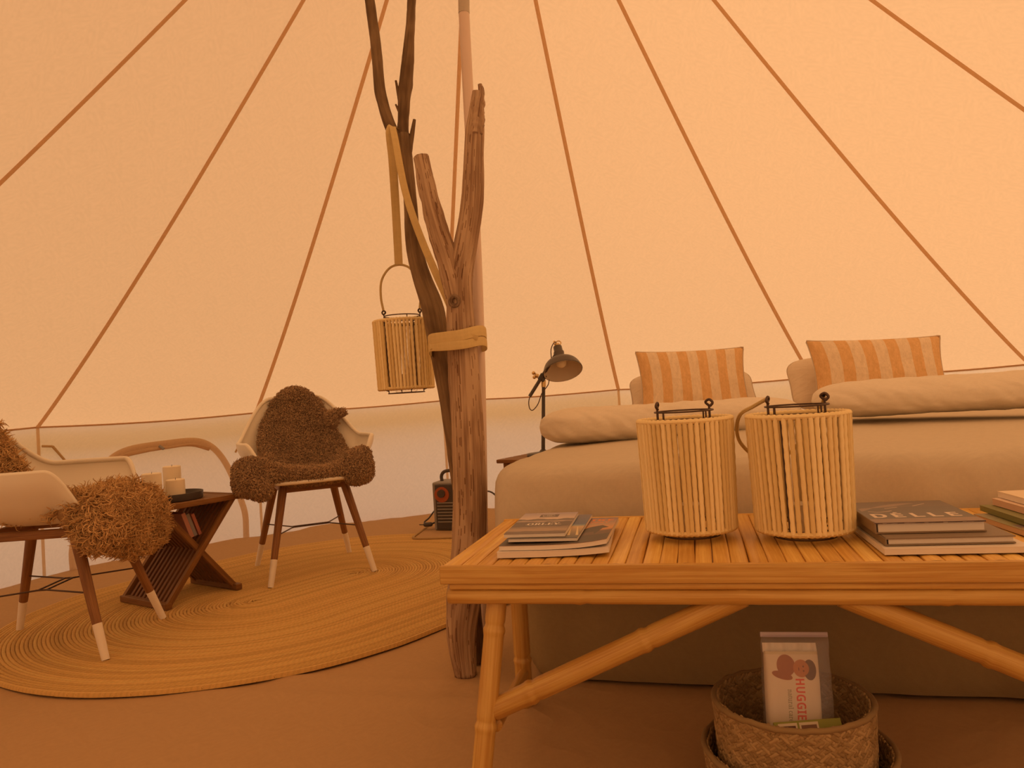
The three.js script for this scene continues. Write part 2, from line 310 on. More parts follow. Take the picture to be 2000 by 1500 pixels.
{
  const trunk = thing('driftwood_trunk', 'weathered grey-brown driftwood trunk, forked into two stubs, lashed to the tent pole', 'driftwood', [0.006, 0, 0]);
  const z = -2.11;
  part(trunk, 'stem', timber([V(-0.186, -0.005, z), V(-0.19, 0.123, z), V(-0.168, 0.26, z), V(-0.146, 0.448, z), V(-0.138, 0.662, z), V(-0.137, 0.878, z), V(-0.138, 1.01, z), V(-0.133, 1.10, z), V(-0.112, 1.19, z), V(-0.088, 1.30, z), V(-0.072, 1.45, z), V(-0.059, 1.56, z), V(-0.052, 1.625, z)],
    [0.031, 0.041, 0.052, 0.049, 0.049, 0.047, 0.046, 0.046, 0.045, 0.041, 0.036, 0.034, 0.032, 0.030, 0.027, 0.013], 170, 60, 0.10, 3, 0.16), M.drift);
  part(trunk, 'left_stub', timber([V(-0.143, 0.98, z + 0.004), V(-0.148, 1.07, z + 0.002), V(-0.163, 1.15, z), V(-0.184, 1.23, z), V(-0.202, 1.32, z), V(-0.222, 1.455, z - 0.01)], [0.020, 0.034, 0.033, 0.031, 0.029, 0.026, 0.022], 60, 40, 0.10, 8, 0.16), M.drift);
  part(trunk, 'jagged_tip', timber([V(-0.064, 1.50, z + 0.006), V(-0.050, 1.58, z + 0.004), V(-0.040, 1.625, z), V(-0.043, 1.645, z)], [0.024, 0.022, 0.015, 0.006], 30, 24, 0.3, 17, 0.4), M.drift);
  part(trunk, 'knot', moved(new THREE.TorusGeometry(0.013, 0.006, 8, 16), -0.150, 1.035, z + 0.036, 0, -0.3, 0.4), M.drift);
}
{
  const br = thing('dark_branch', 'dark thin bare branch with two upper prongs leaning behind the driftwood trunk', 'branch');
  part(br, 'stem', timber([V(-0.150, 0.0, -2.2), V(-0.164, 0.436, -2.2), V(-0.177, 0.615, -2.212), V(-0.197, 0.812, -2.235), V(-0.214, 0.95, -2.25), V(-0.224, 1.04, -2.265), V(-0.250, 1.13, -2.285), V(-0.268, 1.205, -2.295), V(-0.275, 1.28, -2.30), V(-0.275, 1.367, -2.31), V(-0.282, 1.484, -2.33), V(-0.29, 1.60, -2.35)],
    [0.022, 0.024, 0.026, 0.026, 0.027, 0.027, 0.030, 0.036, 0.027, 0.023, 0.021, 0.022], 90, 30, 0.2, 21, 0.16), M.bark);
  part(br, 'left_prong', timber([V(-0.285, 1.53, -2.34), V(-0.312, 1.585, -2.35), V(-0.338, 1.66, -2.35), V(-0.354, 1.74, -2.35), V(-0.358, 1.853, -2.35), V(-0.366, 1.98, -2.35), V(-0.375, 2.08, -2.35), V(-0.40, 2.24, -2.35)], [0.017, 0.019, 0.018, 0.0175, 0.017, 0.0155, 0.013, 0.009], 50, 22, 0.15, 27, 0.14), M.bark);
  part(br, 'right_prong', timber([V(-0.29, 1.56, -2.345), V(-0.291, 1.626, -2.36), V(-0.281, 1.723, -2.36), V(-0.265, 1.819, -2.36), V(-0.250, 1.932, -2.36), V(-0.238, 2.045, -2.36), V(-0.228, 2.16, -2.36), V(-0.22, 2.25, -2.36)], [0.021, 0.019, 0.023, 0.019, 0.015, 0.014, 0.012, 0.009], 60, 22, 0.2, 33, 0.2), M.bark);
  const twig = (p, q, r) => part(br, 'twig_stub', timber([p, p.clone().lerp(q, 0.5), q], [r, r * 0.8, r * 0.5], 8, 9, 0.1, 40), M.bark);
  twig(V(-0.275, 1.545, -2.345), V(-0.252, 1.645, -2.345), 0.010);
  twig(V(-0.294, 1.70, -2.355), V(-0.304, 1.775, -2.355), 0.007);
  twig(V(-0.292, 1.66, -2.355), V(-0.309, 1.70, -2.355), 0.006);
}
// flat band along points: w wide, thickness th, facing normal n
function band(pts, w, nrm, th = 0.0016, seg = 60, twist = 0) {
  const c = new THREE.CatmullRomCurve3(pts, false, 'centripetal');
  const edge = (v, s, o) => { const p = c.getPointAt(v), t = c.getTangentAt(v), n = (typeof nrm === 'function' ? nrm(p) : nrm).clone().applyAxisAngle(t, twist * v), b = t.clone().cross(n).normalize(); return p.addScaledVector(b, s * w / 2).addScaledVector(n, o); };
  return sheet(8, seg, (u, v) => { const a = u * Math.PI * 2; return edge(v, Math.sign(Math.cos(a)) * Math.pow(Math.abs(Math.cos(a)), 0.4), Math.sin(a) * th); }, (u, v) => [v * c.getLength(), u * w], true);
}
{
  const lash = thing('lashing_strap', 'beige webbing strap wound round trunk, dark branch and tent pole', 'strap');
  const turn = (y0, y1, ph) => { const pts = []; for (let k = 0; k <= 30; k++) { const a = ph + k / 30 * Math.PI * 2, x = Math.cos(a), zz = Math.sin(a); pts.push(V(-0.150 + (x > 0 ? 0.084 : 0.083) * Math.sign(x) * Math.pow(Math.abs(x), 0.75), lerp(y0, y1, (1 + x) / 2) + 0.004 * Math.sin(a * 3), -2.190 + 0.148 * zz * (0.86 + 0.14 * Math.abs(zz)))); } return pts; };
  const out = (p) => V(p.x + 0.148, 0, p.z + 2.19).normalize();
  part(lash, 'upper_turn', band(turn(0.930, 0.950, 0), 0.030, out, 0.0018, 90), M.strap);
  part(lash, 'lower_turn', band(turn(0.910, 0.920, 0), 0.026, (p) => out(p), 0.0018, 90), M.strap);
  part(lash, 'twisted_end', band([V(-0.222, 0.914, -2.10), V(-0.185, 0.926, -2.056), V(-0.14, 0.940, -2.046), V(-0.085, 0.930, -2.072)], 0.016, V(0, 0.3, 1), 0.002, 30, 0.7), M.strap);
}
{
  const st = thing('hanging_strap', 'long beige cloth strap slung over the dark branch and holding the hanging lantern', 'strap');
  const f = V(0.1, 0, 1).normalize();
  part(st, 'hanging_length', band([V(-0.318, 1.618, -2.318), V(-0.325, 1.606, -2.312), V(-0.326, 1.52, -2.33), V(-0.331, 1.38, -2.37), V(-0.336, 1.23, -2.398), V(-0.337, 1.205, -2.402)], 0.026, f, 0.0016, 50), M.strap);
  part(st, 'back_length', band([V(-0.318, 1.616, -2.316), V(-0.311, 1.58, -2.30), V(-0.298, 1.48, -2.285), V(-0.285, 1.40, -2.272), V(-0.262, 1.31, -2.255), V(-0.235, 1.225, -2.240), V(-0.222, 1.19, -2.222), V(-0.198, 1.125, -2.200), V(-0.168, 1.045, -2.186), V(-0.148, 0.98, -2.180)], 0.022, V(0.5, 0, 1).normalize(), 0.0016, 60, 0.6), M.strap);
  part(st, 'loop_over_fork', band([V(-0.334, 1.60, -2.325), V(-0.322, 1.622, -2.335), V(-0.303, 1.612, -2.365), V(-0.29, 1.59, -2.375)], 0.024, V(0, 1, 0.3).normalize(), 0.0016, 20), M.strap);
}
// ---------------------------------------------------------------- rope lanterns
function ropeStrand(L, r) {       // two-ply cord along y
  return sheet(9, 44, (u, v) => { const a = u * Math.PI * 2, tw = v * L / 0.022 * Math.PI, rr = r * (0.80 + 0.20 * Math.abs(Math.cos(a - tw))); return V(Math.cos(a) * rr, v * L, Math.sin(a) * rr); }, (u, v) => [u * 0.03, v * L], true);
}
function makeLantern(label, group, { gaps, handle }) {
  const t = thing('rope_lantern', label, 'lantern', [0, 0, 0], 0, group);
  const Rt = 0.0925, Rb = 0.0875, y0 = 0.018, y1 = 0.233, N = 54, strand = ropeStrand(y1 - y0 + 0.004, 0.0049), rnd = rng(77 + gaps.length);
  for (let k = 0; k < N; k++) {
    if (gaps.includes(k)) continue;
    const near = gaps.map((g) => ((k - g + N * 1.5) % N) - N / 2).find((d) => Math.abs(d) <= 3) ?? 0, a = (k - Math.sign(near) * [0, 0.27, 0.17, 0.08][Math.abs(near)]) / N * Math.PI * 2 + (rnd() - 0.5) * 0.015, b = a + (rnd() - 0.5) * 0.03 + 0.03;
    const p = V(Math.sin(b) * Rb, y0 - 0.002, Math.cos(b) * Rb), q = V(Math.sin(a) * Rt, y1, Math.cos(a) * Rt);
    const s = part(t, 'rope_strand', strand, M.rope[Math.floor(rnd() * 3)]);
    s.position.copy(p); s.quaternion.setFromUnitVectors(V(0, 1, 0), q.sub(p).normalize());
    s.rotateY(rnd() * 6);
  }
  const rim = (R, y) => sheet(150, 8, (u, v) => { const a = u * Math.PI * 2, b = v * Math.PI * 2, rr = 0.0062 * (0.86 + 0.14 * Math.cos(u * 54 * Math.PI * 2)); return V(Math.sin(a) * (R + Math.cos(b) * rr), y + Math.sin(b) * rr, Math.cos(a) * (R + Math.cos(b) * rr)); }, null, true);
  part(t, 'top_rim', rim(Rt - 0.001, y1 + 0.001), M.rope[0]);
  part(t, 'bottom_rim', rim(Rb - 0.001, y0), M.rope[1]);
  const w = [], ri = 0.058;
  for (const y of [0.003, 0.232, 0.252]) w.push(ring(ri, 0.0019, y));
  w.push(ring(Rt - 0.004, 0.002, y1 - 0.003), ring(Rb - 0.004, 0.002, y0 + 0.004));
  for (let k = 0; k < 4; k++) { const a = k * Math.PI / 2 + 0.35, c = Math.cos(a), s = Math.sin(a); w.push(bar(V(s * ri, 0.002, c * ri), V(s * ri, 0.253, c * ri), 0.0017, 0.0017, 6), bar(V(s * ri, 0.232, c * ri), V(s * (Rt - 0.004), 0.232, c * (Rt - 0.004)), 0.0017, 0.0017, 6), bar(V(s * ri, 0.01, c * ri), V(s * (Rb - 0.004), 0.02, c * (Rb - 0.004)), 0.0017, 0.0017, 6)); }
  for (const k of gaps) { const a = k / N * Math.PI * 2; w.push(bar(V(Math.sin(a + 0.03) * (Rb - 0.004), y0, Math.cos(a + 0.03) * (Rb - 0.004)), V(Math.sin(a) * (Rt - 0.004), y1, Math.cos(a) * (Rt - 0.004)), 0.0022, 0.0022, 6)); }
  part(t, 'wire_frame', merge(w), M.wire);
  for (const s of [-1, 1]) {
    const x = s * ri;
    part(t, 'hook', merge([bar(V(x, 0.225, 0), V(x, 0.262, 0), 0.0024, 0.0024, 6), wire([V(x, 0.258, 0.003), V(x + s * 0.005, 0.265, 0.006), V(x, 0.272, 0.002), V(x - s * 0.005, 0.267, -0.005), V(x, 0.26, -0.002)], 0.0028, 20)]), M.wire);
  }
  // a glass cup with a candle inside, barely seen between the cords
  const cup = part(t, 'candle_cup', new THREE.LatheGeometry([[0.0, 0.006], [0.034, 0.006], [0.036, 0.01], [0.036, 0.11], [0.034, 0.11], [0.034, 0.012], [0.0, 0.012]].map(([x, y]) => new THREE.Vector2(x, y)), 28), phys({ color: 0xffffff, roughness: 0.05, transmission: 1, thickness: 0, ior: 1.3 }));
  part(cup, 'candle', new THREE.CylinderGeometry(0.026, 0.026, 0.05, 20).translate(0, 0.038, 0), M.wax);
  if (handle) part(t, 'rope_handle', handle === 'up' ? wire([V(-0.058, 0.270, 0), V(-0.064, 0.315, 0), V(-0.058, 0.372, 0), V(-0.03, 0.41, 0), V(0, 0.419, 0), V(0.03, 0.41, 0), V(0.058, 0.372, 0), V(0.064, 0.315, 0), V(0.058, 0.270, 0)], 0.0038, 50, false, 8)
    : wire([V(-0.058, 0.268, -0.002), V(-0.072, 0.255, -0.03), V(-0.084, 0.235, -0.075), V(-0.07, 0.18, -0.112), V(0, 0.13, -0.122), V(0.07, 0.18, -0.112), V(0.084, 0.235, -0.075), V(0.072, 0.255, -0.03), V(0.058, 0.268, -0.002)], 0.0038, 50, false, 8), M.strap);
  return t;
}
const TH = 0.46, tYaw = -13.5 * Math.PI / 180, tO = V(-0.157, 0, -1.403);
const onTable = (x, z, y = 0) => { const c = Math.cos(tYaw), s = Math.sin(tYaw); return [tO.x + x * c + z * s, TH + y, tO.z - x * s + z * c]; };
{
  const l1 = makeLantern('left rope lantern on the bamboo table, its cords closely spaced all round', 'rope lanterns', { gaps: [], handle: null });
  l1.position.set(0.345, TH + 0.001, -1.535); l1.rotation.y = 0.25;
  const l2 = makeLantern('right rope lantern on the bamboo table, two open gaps between its cords', 'rope lanterns', { gaps: [47, 3], handle: 'down' });
  l2.position.set(0.545, TH + 0.001, -1.455); l2.rotation.y = 0.12;
  const l3 = makeLantern('rope lantern hanging by a strap from the dark branch', 'rope lanterns', { gaps: [49, 4], handle: 'up' });
  l3.position.set(-0.337, 0.792, -2.405); l3.rotation.y = 0.06; l3.scale.setScalar(0.985);
}
// ---------------------------------------------------------------- bucket chairs
const shellRim = (f) => {          // f: angle from the front; the rim in plan and its height
  const a = Math.abs(f), s = Math.sin(f), c = Math.cos(f), sg = (x, e) => Math.sign(x) * Math.pow(Math.abs(x), e);
  const front = 0.245, back = 0.30, arm = smooth(0.56, 1.16, a), up = smooth(1.85, 2.85, a);
  const x = 0.290 * sg(s, 0.72) * (1 - 0.12 * up) * (0.90 + 0.10 * arm), z = (c > 0 ? front : back) * sg(c, 0.72);
  return [x, lerp(lerp(0.432, 0.608, arm), 0.815, up), z - 0.02 * up];
};
const shellPt = (f, t, off = 0) => {
  const [x, y, z] = shellRim(f), th = t * Math.PI / 2, n = 3.1, g = Math.pow(Math.sin(th), 2 / n), k = 1 - Math.pow(Math.max(0, Math.cos(th)), 2 / n);
  const base = 0.425 + 0.012 * g * g, flare = 1 + 0.03 * smooth(0.75, 1, t);
  return V(x * g * flare * (0.80 + 0.20 * Math.pow(t, 1.4)), base + (y - base) * k, z * g * flare * (0.84 + 0.16 * Math.pow(t, 1.4)) + 0.005);
};
const leg4 = [[1, 1], [-1, 1], [1, -1], [-1, -1]];
function makeChair(label) {
  const t = thing('bucket_armchair', label, 'chair', [0, 0, 0], 0, 'white bucket armchairs');
  const inner = sheet(120, 40, (u, v) => shellPt((u - 0.5) * 2 * Math.PI, Math.max(0.001, v)), null, true);
  const outer = inner.clone(); { const p = outer.attributes.position, n = outer.attributes.normal; for (let i = 0; i < p.count; i++) { let nx = n.getX(i), ny = n.getY(i), nzz = n.getZ(i); const s = ny * 1 + 0 > 0 || (nx * p.getX(i) + nzz * p.getZ(i)) < 0 ? -1 : 1; p.setXYZ(i, p.getX(i) + s * nx * 0.009, p.getY(i) + s * ny * 0.009, p.getZ(i) + s * nzz * 0.009); } outer.computeVertexNormals(); }
  const rimPts = []; for (let k = 0; k < 120; k++) rimPts.push(shellPt((k / 120 - 0.5) * 2 * Math.PI, 1).lerp(shellPt((k / 120 - 0.5) * 2 * Math.PI, 0.96), 0.1));
  part(t, 'shell', merge([inner, outer, wire(rimPts, 0.0095, 240, true, 8)]), M.shell);
  for (const [sx, sz] of leg4) {
    const a = V(sx * 0.135, 0.405, sz * 0.14 + 0.005), b = V(sx * 0.225, 0, sz > 0 ? 0.265 : -0.255), m = b.clone().lerp(a, 0.27);
    const l = part(t, 'leg', bar(m, a, 0.0145, 0.0195, 14), M.chairWood);
    part(l, 'painted_tip', merge([bar(b, m, 0.0120, 0.0147, 14)]), M.tip, 'white dipped leg tip');
  }
  for (const sz of [-1, 1]) part(t, 'apron_rail', moved(rbox(0.30, 0.034, 0.024, 0.006), 0, 0.398, sz * 0.142 + 0.005), M.chairWood);
  for (const sx of [-1, 1]) part(t, 'side_rail', moved(rbox(0.024, 0.030, 0.30, 0.006), sx * 0.132, 0.396, 0.005), M.chairWood);
  const P = (sx, sz, y = 0.205) => V(sx * 0.176, y, sz * 0.188 + 0.005), w = [];
  for (const sx of [-1, 1]) { for (const sz of [-1, 1]) w.push(bar(P(sx, sz), V(sx * 0.085, 0.205, sz * 0.014 + 0.005), 0.003, 0.003, 6)); w.push(bar(V(sx * 0.085, 0.205, -0.016), V(sx * 0.085, 0.205, 0.026), 0.003, 0.003, 6)); }
  for (const sz of [-1, 1]) w.push(bar(V(-0.086, 0.205, sz * 0.014 + 0.005), V(0.086, 0.205, sz * 0.014 + 0.005), 0.003, 0.003, 6));
  part(t, 'wire_brace', merge(w), M.wire);
  return t;
}
const chairA = makeChair('white bucket armchair by the tent wall, draped with the dark brown sheepskin');
const posA = [-0.985, RUGH - 0.001, -3.55], turnA = 0.43;
chairA.position.set(...posA); chairA.rotation.y = turnA;
const posB = [-1.614, RUGH - 0.001, -2.600], turnB = Math.PI / 2 + 0.06;
place(chairA, posB, turnB, 'white bucket armchair cut off by the frame, draped with the ginger sheepskin');

// ---------------------------------------------------------------- sheepskins: a thick hide with locks of wool
function hide(balls, size, centre, res, k = 0.02) {       // smooth union of balls [x, y, z, r], meshed
  const mc = new MarchingCubes(res, new THREE.MeshBasicMaterial(), false, false, 200000), h = size / 2;
  mc.isolation = 0;
  let i = 0;
  for (let z = 0; z < res; z++) for (let y = 0; y < res; y++) for (let x = 0; x < res; x++, i++) {
    const px = centre[0] + (x / res * 2 - 1) * h, py = centre[1] + (y / res * 2 - 1) * h, pz = centre[2] + (z / res * 2 - 1) * h;
    let s = 0, m = 9;
    for (const b of balls) { const d = Math.hypot(px - b[0], py - b[1], pz - b[2]) - b[3]; if (d < m) m = d; if (d < 0.09) s += Math.exp(-d / k); }
    const d = s > 0 ? -k * Math.log(s) : m;
    mc.field[i] = -d;
  }
  mc.update();
  const n = mc.count, P = mc.positionArray.slice(0, n * 3);
  for (let j = 0; j < n * 3; j++) P[j] = centre[j % 3] + P[j] * h;
  let g = new THREE.BufferGeometry();
  g.setAttribute('position', new THREE.Float32BufferAttribute(P, 3));
  g = mergeVertices(g, 1e-4); g.computeVertexNormals();
  return g;
}
function lock(len, r, curl, waves) {      // one lock of wool, standing along y
  const pts = []; for (let k = 0; k <= 6; k++) { const t = k / 6; pts.push(V(curl * Math.sin(t * waves * 3.1) * t + 0.25 * len * t * t, len * t * (1 - 0.25 * t), curl * Math.cos(t * waves * 2.6 + 1) * t)); }
  return sweep(pts, (t) => r * Math.pow(1 - t, 0.6) + r * 0.12, 7, 5, { cap: false });
}
function wool(parent, skin, count, locks, colors, seed, gravity, spread, scale = [0.7, 1.3], skip = () => false) {
  const rnd = rng(seed), s = new MeshSurfaceSampler(new THREE.Mesh(skin)); s.setRandomGenerator(rnd); s.build();
  const p = V(0, 0, 0), n = V(0, 0, 0), q = new THREE.Quaternion(), m = new THREE.Matrix4(), c = new THREE.Color(), up = V(0, 1, 0);
  locks.forEach((g, w) => {
    const inst = new THREE.InstancedMesh(g, std(0xffffff, 0.95), Math.floor(count / locks.length));
    for (let i = 0; i < inst.count; i++) {
      do s.sample(p, n); while (skip(p, n));
      const clump = V(fbm(p.x * 26, p.y * 26, p.z * 26 + seed), fbm(p.x * 26 + 7, p.y * 26, p.z * 26), fbm(p.x * 26, p.y * 26 + 7, p.z * 26)).multiplyScalar(spread * 2.2);
      const d = n.clone().add(clump).add(V((rnd() - 0.5) * spread, (rnd() - 0.5) * spread - gravity, (rnd() - 0.5) * spread)).normalize();
      q.setFromUnitVectors(up, d).multiply(new THREE.Quaternion().setFromAxisAngle(up, rnd() * 6.3));
      const k = lerp(scale[0], scale[1], rnd());
      inst.setMatrixAt(i, m.compose(p.clone().addScaledVector(n, -0.004), q, V(k, k, k)));
      const e = clamp(rnd() * 0.7 + 0.5 * (0.5 + fbm(p.x * 9, p.y * 9, p.z * 9 + 3)));
      inst.setColorAt(i, c.copy(colors[0]).lerp(colors[1], e));
    }
    inst.name = 'wool'; inst.userData.kind = 'stuff'; inst.castShadow = inst.receiveShadow = true;
    parent.add(inst);
  });
}
{   // dark one, in the frame of chair A
  const t = thing('sheepskin', 'dark brown curly sheepskin thrown over the chair by the tent wall', 'sheepskin', posA, turnA, 'sheepskins on the chairs');
  const balls = [];
  const put = (f, tt, r, off = 0.6) => { const p = shellPt(f, tt), c = V(0, p.y + 0.02, 0.02), d = c.sub(p).setY(tt < 0.55 ? 1 : 0.1).normalize(); p.addScaledVector(d, r * off); balls.push([p.x, p.y, p.z, r]); };
  for (let tt = 0.34; tt <= 1.0; tt += 0.045) { const half = tt < 0.55 ? 1.6 : tt < 0.8 ? lerp(1.3, 0.72, (tt - 0.55) / 0.25) : lerp(0.72, 0.22, (tt - 0.8) / 0.2); for (let k = -8; k <= 8; k++) put(Math.PI - 0.04 + k / 8 * half, tt, 0.018); }
  for (let tt = 0.05; tt <= 0.6; tt += 0.1) for (let f = -Math.PI; f < Math.PI; f += 0.35) put(f, tt, 0.020, 0.8);
  for (let k = -6; k <= 6; k++) balls.push([0.006 + k * 0.013, 0.826 - 0.0009 * k * k, -0.305, 0.022 - 0.0003 * k * k]);       // over the top of the back
  for (let k = -10; k <= 8; k++) { const x = k * 0.024, u = Math.abs(k) / 10; balls.push([x, 0.455 + 0.045 * u * u, 0.235 - 0.03 * u, 0.020 + 0.012 * u]); balls.push([x, 0.446 + 0.05 * u * u, 0.18, 0.024]); }
  const lobe = (x, y, z, r) => balls.push([x, y, z, r]);
  lobe(-0.262, 0.500, 0.20, 0.048); lobe(-0.287, 0.465, 0.215, 0.055); lobe(-0.252, 0.435, 0.235, 0.048); lobe(-0.300, 0.505, 0.19, 0.038); lobe(-0.232, 0.410, 0.235, 0.036); lobe(-0.302, 0.435, 0.215, 0.040);
  lobe(0.178, 0.505, 0.22, 0.040); lobe(0.203, 0.48, 0.235, 0.044); lobe(0.178, 0.455, 0.250, 0.042); lobe(0.215, 0.525, 0.21, 0.032); lobe(0.163, 0.432, 0.252, 0.032); lobe(0.211, 0.44, 0.238, 0.034);
  lobe(0.165, 0.70, -0.215, 0.026); lobe(0.195, 0.71, -0.200, 0.022); lobe(0.222, 0.715, -0.18, 0.018); lobe(0.175, 0.665, -0.205, 0.024);           // flap over the arm
  const skin = hide(balls, 0.76, [0, 0.62, 0], 72, 0.010);
  part(t, 'hide', skin, std(rgb(0.26, 0.16, 0.09), 1));
  wool(t, skin, 42000, [lock(0.016, 0.0024, 0.004, 1.4), lock(0.020, 0.0021, 0.005, 1.9)], [rgb(0.18, 0.108, 0.055), rgb(0.55, 0.36, 0.205)], 3, 0.15, 0.5, [0.7, 1.3], (p, n) => p.z < 0.1 && p.y < 0.8 && (n.y < -0.25 || (p.y > 0.46 && (n.x * p.x + n.z * p.z) / Math.hypot(p.x, p.z) > 0.35)));
}
{   // ginger one, in the frame of chair B (its front, +z, looks along the room's +x)
  const t = thing('sheepskin', 'long ginger sheepskin hanging over the front of the cut-off armchair', 'sheepskin', posB, turnB, 'sheepskins on the chairs');
  const balls = [];
  const put = (f, tt, r, off = 0.6) => { const p = shellPt(f, tt), d = V(0, p.y + 0.02, 0.02).sub(p).setY(tt < 0.55 ? 1 : 0.1).normalize(); p.addScaledVector(d, r * off); balls.push([p.x, p.y, p.z, r]); };
  for (let tt = 0.34; tt <= 1.0; tt += 0.045) { const half = tt < 0.8 ? 0.72 : lerp(0.72, 0.5, (tt - 0.8) / 0.2); for (let k = -6; k <= 6; k++) put(Math.PI + k / 6 * half, tt, 0.018, 0.9); }
  for (let tt = 0.05; tt <= 0.46; tt += 0.08) for (let f = -Math.PI; f < Math.PI; f += 0.4) put(f, tt, 0.020, 1.0);
  for (let k = -8; k <= 8; k++) {           // over the front edge and down; x > 0 is the side near the camera
    const x = k * 0.024, n = smooth(-0.2, 0.2, x);
    balls.push([x, 0.468, 0.16, 0.032], [x, 0.466, 0.205, 0.036], [x * 1.06, 0.440, 0.240, 0.036], [x * 1.1, 0.400, 0.248, 0.034]);
    if (n > 0.25) balls.push([x * 1.12, 0.365 - 0.01 * n, 0.245, 0.030]);
    if (n > 0.55) balls.push([x * 1.12, 0.335, 0.24, 0.030]);
    if (n > 0.8) balls.push([x * 1.2, 0.43, 0.19, 0.036], [x * 1.25, 0.37, 0.20, 0.034], [x * 1.22, 0.325, 0.21, 0.03]);
  }
  const skin = hide(balls, 0.78, [0, 0.60, 0], 72, 0.010);
  part(t, 'hide', skin, std(rgb(0.36, 0.21, 0.09), 1));
  wool(t, skin, 24000, [lock(0.055, 0.0032, 0.009, 2.3), lock(0.045, 0.0030, 0.010, 1.7), lock(0.065, 0.0028, 0.008, 2.8)], [rgb(0.34, 0.19, 0.072), rgb(0.80, 0.52, 0.24)], 9, 0.85, 0.45, [0.55, 1.1], (p, n) => p.z < 0.17 && (n.y < -0.15 || (p.y > 0.44 && (n.x * p.x + n.z * p.z) / Math.hypot(p.x, p.z) > 0.25)));
}
// ---------------------------------------------------------------- slatted side table with crossed panels
const sideTurn = Math.atan2(0.82, 0.57);        // local x: from the front foot to the back foot, local -z: along the rails away from the camera
const sideO = [-1.392, RUGH, -2.945];
const onSide = (x, y, z) => { const c = Math.cos(sideTurn), s = Math.sin(sideTurn); return [sideO[0] + x * c + z * s, sideO[1] + y, sideO[2] - x * s + z * c]; };
{
  const t = thing('slatted_side_table', 'small dark wood folding side table with crossed slatted panels', 'side table', sideO, sideTurn);
  const W = 0.325, D = 0.34, H = 0.390, L = Math.hypot(W, H), ang = Math.atan2(H, W);
  for (const flip of [0, 1]) {
    const dz = flip ? 0.0 : 0.0, side = (x0, y0, y1, zz, w, d, name, mat) => { const g = rbox(L * (y1 - y0), w, d, 0.002, 1); moved(g, L * (y0 + y1) / 2, 0, 0); if (flip) { g.rotateZ(Math.PI - ang); g.translate(W, 0, 0); } else g.rotateZ(ang); g.translate(0, x0, zz); return part(t, name, g, mat); };
    side(0.008, 0, 1, -0.011 - 0.022 * flip, 0.022, 0.020, 'panel_rail', M.tableWood);
    side(0.008, 0, 1, -D + 0.011 + 0.022 * flip, 0.022, 0.020, 'panel_rail', M.tableWood);
    for (let k = 0; k < 9; k++) side(0.008, 0.02, 0.985, -0.050 - k * 0.0295, 0.011, 0.016, 'slat', M.slatWood);
    part(t, 'foot_rail', moved(rbox(0.030, 0.026, D, 0.004), flip ? W - 0.004 : 0.004, 0.013, -D / 2), M.tableWood);
  }
  for (const x of [-0.012, W + 0.012]) part(t, 'top_rail', moved(rbox(0.02, 0.024, D + 0.02, 0.004), x, H + 0.006, -D / 2), M.tableWood);
  for (const z of [0.0, -D]) part(t, 'top_rail', moved(rbox(W + 0.036, 0.022, 0.018, 0.003), W / 2, H + 0.006, z), M.tableWood);
  for (let k = 0; k < 10; k++) part(t, 'top_slat', moved(rbox(0.029, 0.010, D - 0.014, 0.002, 1), 0.016 + k * 0.0325, H + 0.010, -D / 2), M.tableWood);
  const tray = thing('tray', 'round black tray holding the white candles on the side table', 'tray', onSide(0.135, H + 0.0155, -0.160));
  part(tray, 'tray_body', new THREE.LatheGeometry([[0, 0], [0.118, 0], [0.122, 0.003], [0.124, 0.03], [0.121, 0.0305], [0.118, 0.006], [0, 0.006]].map(([x, y]) => new THREE.Vector2(x, y)), 56), M.black);
  const candle = (label, x, z, r, h) => {
    const c = thing('pillar_candle', label, 'candle', onSide(x, H + 0.022, z), 0, 'pillar candles on the tray');
    part(c, 'wax', new THREE.LatheGeometry([[0, 0], [r - 0.002, 0], [r, 0.002], [r, h - 0.004], [r - 0.003, h], [r - 0.007, h - 0.001], [r * 0.4, h - 0.006], [0, h - 0.007]].map(([x, y]) => new THREE.Vector2(x, y)), 36), M.wax);
    part(c, 'wick', bar(V(0, h - 0.009, 0), V(0.002, h + 0.006, 0), 0.0012, 0.001, 5), M.black);
  };
  candle('left candle of three on the black tray, nearest the ginger sheepskin', 0.048, -0.150, 0.038, 0.115);
  candle('taller white candle standing behind the short one on the tray', 0.175, -0.215, 0.036, 0.130);
  candle('short white candle at the front of the black tray', 0.122, -0.105, 0.037, 0.082);
  const book = (label, col, x, y, rot, th, ht, dd) => {
    const b = thing('paperback', label, 'book', onSide(x, y, -0.14), sideTurn, 'paperbacks in the side table');
    const body = (w, h, d, m, n) => part(b, n, rbox(w, h, d, 0.001, 1).rotateZ(rot), m);
    body(th - 0.003, ht - 0.004, dd - 0.004, M.paper, 'pages'); body(th, ht, dd, std(col, 0.6), 'cover').scale.set(1, 1, 1);
  };
  book('pinkish paperback leaning in the crossed slats of the side table', rgb(0.55, 0.26, 0.20), 0.136, 0.304, 0.33, 0.018, 0.11, 0.17);
  book('bluish grey paperback leaning in the crossed slats of the side table', rgb(0.30, 0.27, 0.27), 0.157, 0.302, 0.33, 0.015, 0.10, 0.16);
  book('red paperback leaning in the crossed slats of the side table', rgb(0.48, 0.17, 0.12), 0.177, 0.302, 0.33, 0.014, 0.095, 0.165);
}
